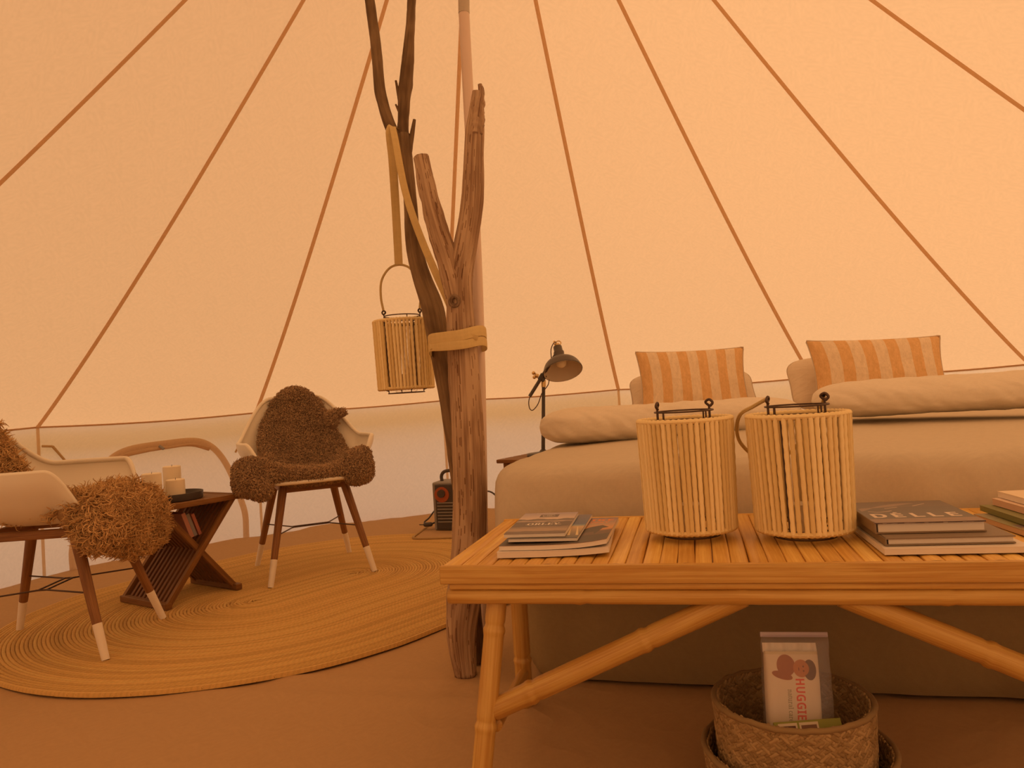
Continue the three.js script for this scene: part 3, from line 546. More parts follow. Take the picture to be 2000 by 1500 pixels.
// ---------------------------------------------------------------- heater on its mat by the wall
{
  const mat = thing('heater_mat', 'thin brown mat with a rolled edge under the fan heater', 'mat', [-0.40, 0.012, -4.28], -0.1);
  part(mat, 'mat_sheet', rbox(0.34, 0.008, 0.40, 0.004), M.floor);
  part(mat, 'rolled_edge', wire([V(0.17, 0.004, 0.2), V(-0.1, 0.006, 0.205), V(-0.17, 0.006, 0.18), V(-0.172, 0.004, -0.1), V(-0.17, 0.004, -0.2)], 0.007, 40), M.web);
  const h = thing('fan_heater', 'upright black and grey fan heater half hidden behind the driftwood trunk', 'heater', [-0.375, 0.0165, -4.38], -0.30);
  part(h, 'casing', moved(rbox(0.20, 0.275, 0.17, 0.010), 0, 0.1375, 0), M.grey);
  part(h, 'front_panel', moved(rbox(0.175, 0.255, 0.012, 0.005), 0.006, 0.135, 0.087), M.black);
  part(h, 'dial_plate', new THREE.CylinderGeometry(0.044, 0.044, 0.008, 28).rotateX(Math.PI / 2).translate(-0.038, 0.205, 0.094), std(rgb(0.42, 0.10, 0.03), 0.5), 'orange dial ring');
  part(h, 'dial', new THREE.CylinderGeometry(0.022, 0.024, 0.018, 24).rotateX(Math.PI / 2).translate(-0.038, 0.212, 0.102), M.black);
  for (let k = 0; k < 7; k++) part(h, 'grille_bar', moved(rbox(0.15, 0.007, 0.006, 0.002, 1), 0.004, 0.05 + k * 0.018, 0.095), M.grey);
  part(h, 'handle', wire([V(-0.062, 0.27, 0.02), V(-0.064, 0.305, 0.02), V(-0.045, 0.328, 0.02), V(0.045, 0.328, 0.02), V(0.064, 0.305, 0.02), V(0.062, 0.27, 0.02)], 0.010, 40, false, 10), M.black);
  const c = new THREE.Group(); c.name = 'power_cord'; h.add(c); h.updateMatrix(); c.applyMatrix4(h.matrix.clone().invert());
  part(c, 'cable', wire([V(-0.47, 0.14, -4.42), V(-0.50, 0.115, -4.43), V(-0.535, 0.075, -4.42), V(-0.56, 0.055, -4.40), V(-0.53, 0.045, -4.37), V(-0.50, 0.05, -4.40)], 0.005, 50), M.black);
  part(c, 'plug', merge([moved(new THREE.CapsuleGeometry(0.013, 0.03, 4, 10).rotateZ(Math.PI / 2), -0.535, 0.048, -4.36), bar(V(-0.56, 0.048, -4.36), V(-0.585, 0.05, -4.36), 0.003, 0.003, 6)]), M.black);
  part(c, 'loop', wire([V(-0.27, 0.06, -4.40), V(-0.24, 0.18, -4.38), V(-0.175, 0.225, -4.30), V(-0.125, 0.195, -4.25), V(-0.108, 0.10, -4.22), V(-0.115, 0.035, -4.20), V(-0.15, 0.022, -4.16)], 0.005, 50), M.black);
}
// ---------------------------------------------------------------- bamboo table
{
  const t = thing('bamboo_table', 'long low bamboo table with a slatted top in front of the bed', 'table', [tO.x, 0, tO.z], tYaw);
  const L = 1.26, D = 0.50, N = 41, w = (L - 0.012) / N, rnd = rng(4);
  const slat = (seed) => sheet(10, 14, (u, v) => {        // a split cane, rounded above
    const a = lerp(-0.12, Math.PI + 0.12, u), x = -Math.cos(a) * w * 0.496, y = Math.pow(Math.max(0, Math.sin(a)), 0.7) * 0.0042 - (u === 0 || u === 1 ? 0.010 : 0);
    const knot = Math.exp(-Math.pow((v - 0.2 - 0.5 * seed) * 26, 2));
    return V(x * (1 - 0.04 * knot) + 0.0009 * Math.sin(v * 5 + seed * 20), y + TH - 0.006 + 0.0012 * knot * Math.sin(a), -0.012 - v * (D - 0.024));
  }, (u, v) => [v * D + seed * 7, u * w + seed]);
  const kinds = [0.1, 0.35, 0.62, 0.9].map(slat);
  for (let k = 0; k < N; k++) { const s = part(t, 'top_slat', kinds[Math.floor(rnd() * 4)], M.bamboo[Math.floor(rnd() * 4)]); s.position.set(0.006 + (k + 0.5) * w, (rnd() - 0.5) * 0.0015, 0); }
  part(t, 'front_board', moved(rbox(L, 0.034, 0.013, 0.003), L / 2, TH - 0.018, -0.0055), M.cane[0]);
  part(t, 'back_board', moved(rbox(L, 0.034, 0.013, 0.003), L / 2, TH - 0.018, -D + 0.0055), M.bamboo[1]);
  for (const x of [0.004, L - 0.004]) part(t, 'end_board', moved(rbox(0.010, 0.030, D - 0.026, 0.003), x, TH - 0.020, -D / 2), M.bamboo[0]);
  for (let k = 0; k < 4; k++) part(t, 'under_batten', moved(rbox(0.03, 0.018, D - 0.03, 0.003), 0.12 + k * 0.34, TH - 0.0235, -D / 2), M.bamboo[3]);
  part(t, 'front_strip', moved(rbox(L - 0.03, 0.012, 0.010, 0.003), L / 2, TH - 0.041, -0.012), M.bamboo[3]);
  // canes with joints
  const cane = (name, a, b, r, nodes, mat, parent = t) => {
    const d = b.clone().sub(a), len = d.length(), rad = (v) => { let k = 1; for (const n of nodes) { const e = (v - n) * len; k += 0.11 * Math.exp(-Math.pow(e / 0.006, 2)) - 0.09 * Math.exp(-Math.pow((e - 0.011) / 0.004, 2)); } return r * k; };
    const seg = 110, q = new THREE.Quaternion().setFromUnitVectors(V(0, 1, 0), d.clone().normalize());
    const g = sheet(20, seg + 2, (u, v) => { let i = Math.round(v * (seg + 2)), k = 1; if (i === 0 || i === seg + 2) k = 0.02; const s = clamp((i - 1) / seg), R = rad(s) * k, al = u * Math.PI * 2; return V(Math.cos(al) * R, s * len, Math.sin(al) * R); }, (u, v) => [v * len + nodes.length * 0.37 + a.x, u * 6.28 * r], true);
    return part(parent, name, g.applyQuaternion(q).translate(a.x, a.y, a.z), mat);
  };
  cane('front_rail', V(0.010, TH - 0.061, -0.020), V(L - 0.010, TH - 0.061, -0.020), 0.0145, [0.2, 0.43, 0.68, 0.9], M.cane[0]);
  cane('back_rail', V(0.014, TH - 0.061, -D + 0.03), V(L - 0.014, TH - 0.061, -D + 0.03), 0.0145, [0.16, 0.4, 0.63, 0.86], M.cane[1]);
  for (const x of [0.05, L - 0.05]) cane('end_rail', V(x, TH - 0.064, -0.03), V(x, TH - 0.064, -D + 0.04), 0.012, [0.35, 0.7], M.bamboo[3]);
  const y1 = TH - 0.076, foot = (p, k) => p;
  const legs = [[V(0.095, y1, -0.045), V(0.050, 0, 0.018), [0.42, 0.86]], [V(0.035, y1, -D + 0.045), V(0.026, 0, -D + 0.010), [0.30, 0.8]],
    [V(L - 0.095, y1, -0.045), V(L - 0.050, 0, 0.018), [0.5, 0.9]], [V(L - 0.035, y1, -D + 0.045), V(L - 0.026, 0, -D + 0.010), [0.35, 0.75]]];
  legs.forEach(([a, b, n], i) => cane('leg', b, a, i % 2 ? 0.0205 : 0.0190, n, M.cane[i % 2]));
  cane('brace', V(0.082, 0.188, -0.022), V(0.540, TH - 0.064, -0.038), 0.0205, [0.16, 0.62], M.cane[1]);
  cane('brace', V(L - 0.082, 0.188, -0.022), V(L - 0.560, TH - 0.064, -0.038), 0.0205, [0.16, 0.55], M.cane[1]);
  for (const x of [0.085, L - 0.085]) cane('stretcher', V(x, 0.160, -0.020), V(x + (x < 0.5 ? -0.055 : 0.055), 0.085, -D + 0.020), 0.012, [0.5], M.cane[1]);
}
// ---------------------------------------------------------------- magazines and books on the table
function leaflet(name, label, category, x, z, y, turn, w, d, h, cover, { round = 0.0012, edge = M.paper, spine = null, group = null, curl = 0 } = {}) {
  const t = thing(name, label, category, onTable(x, z, y + 0.0006), tYaw + turn, group);
  const bend = (g) => { if (curl) { const p = g.attributes.position; for (let i = 0; i < p.count; i++) p.setY(i, p.getY(i) + curl * Math.pow(clamp(p.getX(i) / w + 0.5), 4) * clamp(p.getZ(i) / d + 0.5)); g.computeVertexNormals(); } return g; };
  const th = spine ? 0.0022 : 0.0007;
  const slab = (W, Hh, Dd) => { const g = new THREE.BoxGeometry(W, Hh, Dd, 14, 1, 8); return g; };
  part(t, 'pages', bend(slab(w - (spine ? 0.008 : 0.001), h - 2 * th, d - (spine ? 0.008 : 0.001)).translate(spine ? 0.002 : 0, h / 2, 0)), edge);
  part(t, 'front_cover', bend(slab(w, th, d).translate(0, h - th / 2, 0)), cover);
  part(t, 'back_cover', bend(slab(w, th, d).translate(0, th / 2, 0)), spine ?? edge);
  if (spine) part(t, 'spine', rbox(0.004, h, d, 0.0015, 1).translate(-w / 2 + 0.001, h / 2, 0), spine);
  return t;
}
const glossy = (map, r = 0.38) => std(rgb(0.9, 0.9, 0.9), r, { map });
const matte = (r, g, b) => std(rgb(r, g, b), 0.55);
const T = {
  valley: picture(512, 680, (c, w, h) => {
    const g = c.createLinearGradient(0, 0, 0, h); g.addColorStop(0, '#a79aa8'); g.addColorStop(0.3, '#d8c2b4'); g.addColorStop(1, '#8f7a6b'); c.fillStyle = g; c.fillRect(0, 0, w, h);
    const land = (y, amp, col, s) => { c.fillStyle = col; c.beginPath(); c.moveTo(0, h); for (let x = 0; x <= w; x += 8) c.lineTo(x, y + amp * fbm(x / 130, s, 2)); c.lineTo(w, h); c.fill(); };
    land(h * 0.33, 60, '#6d6058', 1); land(h * 0.42, 40, '#b09a8c', 4); land(h * 0.47, 50, '#5c4a40', 7); land(h * 0.70, 40, '#8d7767', 9); land(h * 0.78, 30, '#a88c74', 12); land(h * 0.9, 30, '#6b5648', 15);
    c.fillStyle = '#574a4a'; c.fillRect(w * 0.34, h * 0.10, w * 0.34, h * 0.14);
    c.strokeStyle = '#e8dcd0'; c.lineWidth = 7; c.beginPath(); c.ellipse(w * 0.51, h * 0.165, w * 0.12, h * 0.045, 0, 0.4, 5.6); c.stroke();
    c.fillStyle = '#f0e6da'; c.font = 'bold 26px sans-serif'; c.textAlign = 'center'; c.fillText('SWC', w * 0.51, h * 0.18); c.font = 'bold 84px serif'; c.fillText('ORLEY', w * 0.52, h * 0.62);
    c.font = '20px sans-serif'; c.fillText('the valley & the coast', w * 0.42, h * 0.045); c.fillRect(w * 0.22, h * 0.6, 36, 6); c.fillRect(w * 0.78, h * 0.6, 30, 6);
  }),
  hike: picture(640, 860, (c, w, h) => {
    const g = c.createLinearGradient(0, 0, 0, h); g.addColorStop(0, '#8f8290'); g.addColorStop(0.32, '#c99f7c'); g.addColorStop(0.52, '#e8a050'); g.addColorStop(0.6, '#6b4a38'); g.addColorStop(1, '#54402f'); c.fillStyle = g; c.fillRect(0, 0, w, h);
    c.fillStyle = '#f08a2e'; c.font = 'bold 104px sans-serif'; c.textAlign = 'center'; c.fillText('HIKE', w * 0.79, h * 0.16); c.font = 'bold 60px sans-serif'; c.fillText('AWAY', w * 0.80, h * 0.25);
    c.fillStyle = '#d98a40'; c.fillRect(0, h * 0.56, w, 16);
    c.fillStyle = '#3e3228'; c.save(); c.translate(w * 0.56, 0); c.scale(0.44, 1); c.beginPath(); c.moveTo(w * 0.02, h * 0.76); c.bezierCurveTo(w * 0.3, h * 0.72, w * 0.25, h * 0.45, w * 0.55, h * 0.40); c.lineTo(w * 0.72, h * 0.36); c.lineTo(w * 0.82, h * 0.42); c.lineTo(w * 0.9, h * 0.47); c.lineTo(w * 0.76, h * 0.5); c.lineTo(w * 0.7, h * 0.62); c.lineTo(w * 0.64, h * 0.72); c.lineTo(w * 0.6, h * 0.62); c.lineTo(w * 0.42, h * 0.64); c.lineTo(w * 0.3, h * 0.76); c.fill(); c.restore();
    c.fillRect(0, h * 0.74, w, h * 0.26);
  }),
  coast: picture(300, 680, (c, w, h) => {
    const g = c.createLinearGradient(0, 0, 0, h); g.addColorStop(0, '#7d7480'); g.addColorStop(0.45, '#4f6488'); g.addColorStop(0.5, '#8aa0a8'); g.addColorStop(0.56, '#d8b078'); g.addColorStop(1, '#51504c'); c.fillStyle = g; c.fillRect(0, 0, w, h);
    c.strokeStyle = '#e8cf9a'; c.lineWidth = 4; for (let k = 0; k < 26; k++) { const x = (k * 37) % w; c.beginPath(); c.moveTo(x, h * 0.9); c.lineTo(x + ((k * 53) % 60) - 30, h * 0.56); c.stroke(); }
    c.fillStyle = '#fff'; c.font = 'bold 60px sans-serif'; c.fillText('45', w * 0.2, h * 0.28);
  }),
  guitar: picture(680, 512, (c, w, h) => {
    c.fillStyle = '#4a3d38'; c.fillRect(0, 0, w, h); c.fillStyle = '#5a463c'; c.fillRect(0, 0, w, h * 0.3);
    c.strokeStyle = '#8d7264'; c.lineWidth = 12; for (let k = 0; k < 7; k++) { c.beginPath(); c.moveTo(w * 0.04, h * (0.34 + k * 0.02)); c.bezierCurveTo(w * 0.2, h * 0.3, w * 0.35, h * (0.3 - k * 0.03), w * (0.5 + k * 0.03), h * (0.2 - k * 0.015)); c.stroke(); }
    c.strokeStyle = '#d2b8a6'; c.lineWidth = 8; c.beginPath(); c.moveTo(w * 0.62, h * 0.26); c.lineTo(w * 0.78, h * 0.15); c.stroke(); c.beginPath(); c.moveTo(w * 0.1, h * 0.48); c.bezierCurveTo(w * 0.2, h * 0.56, w * 0.3, h * 0.5, w * 0.34, h * 0.46); c.stroke(); c.beginPath(); c.moveTo(w * 0.3, h * 0.36); c.lineTo(w * 0.45, h * 0.3); c.stroke();
    c.fillStyle = '#e6d2c2'; c.font = 'bold 150px sans-serif'; c.textAlign = 'left'; [['D', 0.05], ['É', 0.25], ['L', 0.43], ['L', 0.60], ['E', 0.77]].forEach(([s, x]) => { c.save(); c.translate(w * x, h * 0.78); c.scale(1.15, 0.85); c.fillText(s, 0, 0); c.restore(); });
    c.fillStyle = '#8a6a58'; c.fillRect(0, h * 0.84, w, h * 0.16); c.fillStyle = '#6b4c3c'; c.beginPath(); c.moveTo(w * 0.25, h * 0.86); c.lineTo(w * 0.58, h * 0.92); c.lineTo(w * 0.4, h * 0.9); c.fill(); c.fillRect(w * 0.66, h * 0.94, w * 0.2, 6);
  }),
  field: picture(512, 680, (c, w, h) => { const g = c.createLinearGradient(0, 0, 0, h); g.addColorStop(0, '#a59a86'); g.addColorStop(0.4, '#8f8a52'); g.addColorStop(1, '#c8703c'); c.fillStyle = g; c.fillRect(0, 0, w, h); const r = rng(8); for (let k = 0; k < 40; k++) { c.fillStyle = ['#6b5648', '#c99a5a', '#7d6a6a', '#4d4238', '#b98a70'][k % 5]; c.fillRect(r() * w, r() * h, 30 + r() * 60, 30 + r() * 50); } }),
};
{
  // left pile: two large magazines below, three booklets above
  const x = 0.190, z = -0.215;
  leaflet('magazine', 'thick pale magazine at the bottom of the left pile', 'magazine', x + 0.005, z + 0.012, 0, 0.06, 0.212, 0.285, 0.011, matte(0.75, 0.66, 0.58), { curl: 0.006, group: 'printed matter in the left pile' });
  leaflet('magazine', 'magazine with orange title and dark silhouette, second from the bottom of the left pile', 'magazine', x + 0.010, z + 0.006, 0.0120, 0.02, 0.206, 0.285, 0.009, glossy(T.hike), { curl: 0.010, group: 'printed matter in the left pile' });
  leaflet('booklet', 'blue booklet with pale grass, tucked under the valley brochure', 'booklet', x - 0.012, z - 0.002, 0.0240, 0.02, 0.134, 0.262, 0.006, glossy(T.coast), { group: 'printed matter in the left pile' });
  leaflet('brochure', 'brochure with a misty valley and white lettering, topmost of the left pile', 'brochure', x - 0.032, z - 0.002, 0.0305, 0.04, 0.120, 0.240, 0.007, glossy(T.valley), { group: 'printed matter in the left pile' });
}
{
  // middle pile: a magazine and two books
  const x = 0.868, z = -0.200;
  leaflet('magazine', 'white magazine at the bottom of the pile beside the right lantern', 'magazine', x + 0.012, z + 0.015, 0, 0.03, 0.222, 0.270, 0.010, matte(0.78, 0.68, 0.58), { group: 'books beside the right lantern' });
  leaflet('hardback_book', 'wide dark hardback between the white magazine and the photo book', 'book', x + 0.006, z + 0.004, 0.0112, 0.04, 0.200, 0.255, 0.013, matte(0.24, 0.175, 0.12), { spine: matte(0.22, 0.16, 0.1), group: 'books beside the right lantern' });
  leaflet('hardback_book', 'dark photo book with large pale capitals, topmost beside the right lantern', 'book', x - 0.012, z - 0.014, 0.0252, 0.03, 0.176, 0.225, 0.019, glossy(T.guitar, 0.3), { spine: matte(0.26, 0.18, 0.11), group: 'books beside the right lantern' });
}
{
  // right pile, running out of the picture
  const x = 1.135, z = -0.235;
  leaflet('magazine', 'magazine with a colourful photo cover at the bottom of the right pile', 'magazine', x, z + 0.01, 0, 0.13, 0.215, 0.30, 0.010, glossy(T.field), { edge: matte(0.6, 0.42, 0.28), group: 'magazines in the right pile' });
  leaflet('magazine', 'green-backed magazine in the middle of the right pile', 'magazine', x + 0.018, z - 0.018, 0.0112, 0.10, 0.215, 0.30, 0.011, matte(0.24, 0.23, 0.08), { edge: matte(0.22, 0.22, 0.08), group: 'magazines in the right pile' });
  leaflet('magazine', 'pale magazine lying on the green one in the right pile', 'magazine', x + 0.042, z - 0.020, 0.0234, 0.12, 0.215, 0.29, 0.013, matte(0.8, 0.6, 0.46), { edge: matte(0.72, 0.48, 0.36), group: 'magazines in the right pile' });
  leaflet('magazine', 'cream magazine on top of the right pile', 'magazine', x + 0.050, z - 0.028, 0.0376, 0.10, 0.212, 0.28, 0.012, matte(0.86, 0.7, 0.5), { group: 'magazines in the right pile' });
}
// ---------------------------------------------------------------- bed
const bYaw = -16 * Math.PI / 180, bO = [-0.056, 0, -2.005];
const onBed = (x, y, z) => { const c = Math.cos(bYaw), s = Math.sin(bYaw); return [bO[0] + x * c + z * s, bO[1] + y, bO[2] - x * s + z * c]; };
{
  const bed = thing('bed', 'wide bed covered to the floor with beige linen behind the bamboo table', 'bed', bO, bYaw);
  const W = 1.86, L = 1.86, R = 0.075;
  const ringAt = (u, o, rr) => {          // rounded rectangle, grown by o
    const w = W / 2 + o, l = L / 2 + o, r = Math.min(rr, w, l), P = 2 * (w + l) * 2 - 8 * r + 2 * Math.PI * r; let s = u * P;
    const run = [[w - r, l, 1, 0, 2 * (w - r)], 0];
    const q = [2 * (w - r), Math.PI * r / 2, 2 * (l - r), Math.PI * r / 2, 2 * (w - r), Math.PI * r / 2, 2 * (l - r), Math.PI * r / 2];
    let k = 0; while (k < 7 && s > q[k]) s -= q[k++];
    const a = s / r;
    return [[-(w - r) + s, l], [w - r + r * Math.sin(a), l - r + r * Math.cos(a)], [w, l - r - s], [w - r + r * Math.cos(a), -(l - r) - r * Math.sin(a)], [w - r - s, -l], [-(w - r) - r * Math.sin(a), -(l - r) - r * Math.cos(a)], [-w, -(l - r) + s], [-(w - r) - r * Math.cos(a), l - r + r * Math.sin(a)]][k];
  };
  const shell = (rows, wr, uvs) => sheet(420, rows.length - 1, (u, v) => {
    const k = Math.round(v * (rows.length - 1)), [y, o, s] = rows[k];
    const [x, z] = ringAt(u, o, R), q = V(x * s + W / 2, y, z * s - L / 2), d = wr * (0.010 * fbm(q.x * 3 + q.y * 1.6, q.y * 1.4 + q.z * 3, 1.7) + 0.006 * nz(q.x * 9 + q.y * 3, q.y * 2, q.z * 9));
    q.x += d * Math.sign(x) * (Math.abs(x) > W / 2 - 0.15 ? 1 : 0); q.z += d * 1.4 * Math.sign(z) * (Math.abs(z) > L / 2 - 0.15 ? 1 : 0);
    if (s < 1 || y > 0.56) q.y += 0.010 * fbm(q.x * 2.2, q.z * 2.2, 6.1) + (s < 1 ? 0.022 * Math.sin(Math.PI * clamp(q.x / W)) * Math.sin(Math.PI * clamp(-q.z / L)) : 0);
    return q;
  }, uvs ?? ((u, v, p) => [p.x + p.z, p.y - p.z]), true);
  const low = []; for (let k = 0; k <= 14; k++) { const t = k / 14; low.push([0.004 + t * 0.34, -0.05 + 0.045 * Math.pow(t, 0.6) + 0.012 * Math.sin(Math.PI * t), 1]); }
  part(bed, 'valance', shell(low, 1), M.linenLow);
  const up = []; for (let k = 0; k <= 12; k++) { const t = k / 12; up.push([0.24 + t * 0.295, 0.014 + 0.012 * Math.sin(Math.PI * t * 0.9), 1]); }
  for (let k = 1; k <= 8; k++) { const a = k / 8 * Math.PI / 2; up.push([0.535 + 0.045 * Math.sin(a), 0.016 - 0.045 * (1 - Math.cos(a)), 1]); }
  for (const s of [0.97, 0.9, 0.78, 0.6, 0.4, 0.2, 0.01]) up.push([0.582 + 0.014 * (1 - s), -0.029, s]);
  part(bed, 'duvet', shell(up, 0.9), M.linen);
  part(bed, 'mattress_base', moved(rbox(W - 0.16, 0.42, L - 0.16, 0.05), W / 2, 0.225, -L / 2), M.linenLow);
}
// rolled covers across the bed
function softRoll(name, label, a, b, ry, rz, seed) {
  const t = thing(name, label, 'duvet', a, 0, 'folded duvets on the bed'), d = V(b[0] - a[0], b[1] - a[1], b[2] - a[2]), L = d.length(), turn = Math.atan2(-d.z, d.x);
  t.rotation.y = turn;
  const g = sheet(64, 90, (u, v) => {
    const e = Math.pow(1 - Math.pow(Math.abs(v * 2 - 1), 9), 0.5), al = u * Math.PI * 2, c = Math.cos(al), s = Math.sin(al);
    const n = 1 + 0.16 * fbm(v * 4 + seed, c * 0.8, s * 0.8) + 0.05 * nz(v * 22 + s * 2 + seed, c, s) + 0.05 * nz(v * 34 + seed + c * 5, s, 1) * smooth(0.22, 0.0, Math.min(v, 1 - v));
    return V(L * v, ry + Math.sign(s) * Math.pow(Math.abs(s), 0.8) * ry * n * e, Math.sign(c) * Math.pow(Math.abs(c), 0.85) * rz * n * e);
  }, (u, v) => [v * L, u * 0.8], true);
  part(t, 'cover', g, M.cover);
  return t;
}
softRoll('rolled_duvet', 'left folded duvet lying across the bed before the striped cushion', [0.085, 0.588, -2.60], [0.935, 0.610, -2.46], 0.060, 0.13, 3);
softRoll('rolled_duvet', 'right folded duvet lying higher, running out of the picture', [0.955, 0.628, -2.42], [1.88, 0.632, -2.20], 0.057, 0.13, 11);

// pillows and cushions
function cushionShape(w, h, th, seed, pinch = 0.07, soft = 0) {
  const f = (side) => sheet(40, 32, (u, v) => {
    const x0 = u * 2 - 1, y0 = v * 2 - 1, x = x0 * (1 - soft * Math.pow(Math.abs(y0), 5)), y = y0 * (1 - soft * Math.pow(Math.abs(x0), 5)), k = Math.pow(Math.max(0, (1 - x0 * x0) * (1 - y0 * y0)), 0.42), n = 1 + 0.12 * fbm(x * 1.6 + seed, y * 1.6, side);
    return V(x * w / 2 * (1 - pinch * (1 - y * y)), h / 2 + y * h / 2 * (1 - pinch * (1 - x * x) * 0.8), side * th / 2 * k * n + 0.006 * fbm(x * 3 + seed, y * 3, 3 + side) * k);
  }, (u, v) => [u, v]);
  return [f(1), f(-1)];
}
function cushion(name, label, category, pos, turn, tilt, roll, w, h, th, mat, seed, group) {
  const t = thing(name, label, category, pos, turn, group), soft = name === 'pillow' ? 0.16 : 0.0, [a, b] = cushionShape(w, h, th, seed, 0.07, soft);
  const body = part(t, 'cover', merge([a, b]), mat);
  const edge = []; for (let k = 0; k < 80; k++) { const q = k / 80 * 4, s = Math.floor(q), r = (q - s) * 2 - 1, [x0, y0] = [[r, -1], [1, r], [-r, 1], [-1, -r]][s], x = x0 * (1 - soft * Math.pow(Math.abs(y0), 5)), y = y0 * (1 - soft * Math.pow(Math.abs(x0), 5)); edge.push(V(x * w / 2 * (1 - 0.07 * (1 - y * y)), h / 2 + y * h / 2 * (1 - 0.056 * (1 - x * x)), 0)); }
  const piping = part(t, 'piping', wire(edge, 0.0032, 160, true, 5), M.pillow);
  for (const o of [body, piping]) o.rotation.set(tilt, 0, roll);
  return t;
}
const stripeTex = (n, first) => tex(512, 64, (x, y) => { const k = (Math.floor(x * n) + first) % 2, f = 14 * nz(x * 220, y * 30, 1) + 10 * nz(x * 40, y * 8, 3); return k ? [240 + f, 222 + f, 196 + f] : [232 + f, 192 + f, 140 + f]; });
const striped = (t) => phys({ color: rgb(0.92, 0.88, 0.84), roughness: 1, specularIntensity: 0.1, map: t, bumpMap: crumple, bumpScale: 0.003, side: THREE.DoubleSide });
cushion('pillow', 'white pillow leaning behind the left striped cushion', 'pillow', [0.83, 0.605, -3.42], -0.04, -0.62, 0.0, 0.60, 0.27, 0.13, M.pillow, 5, 'white pillows on the bed');
cushion('pillow', 'white pillow leaning behind the right striped cushion', 'pillow', [1.47, 0.61, -3.16], -0.08, -0.5, 0.0, 0.60, 0.27, 0.13, M.pillow, 8, 'white pillows on the bed');
cushion('striped_cushion', 'left orange and white striped cushion on the bed', 'cushion', [0.80, 0.605, -3.30], -0.04, -0.36, -0.02, 0.485, 0.335, 0.14, striped(stripeTex(11, 0)), 2, 'striped cushions on the bed');
cushion('striped_cushion', 'right orange and white striped cushion on the bed, partly behind the higher duvet', 'cushion', [1.485, 0.61, -3.02], -0.08, -0.34, -0.03, 0.535, 0.312, 0.15, striped(stripeTex(11, 0)), 12, 'striped cushions on the bed');

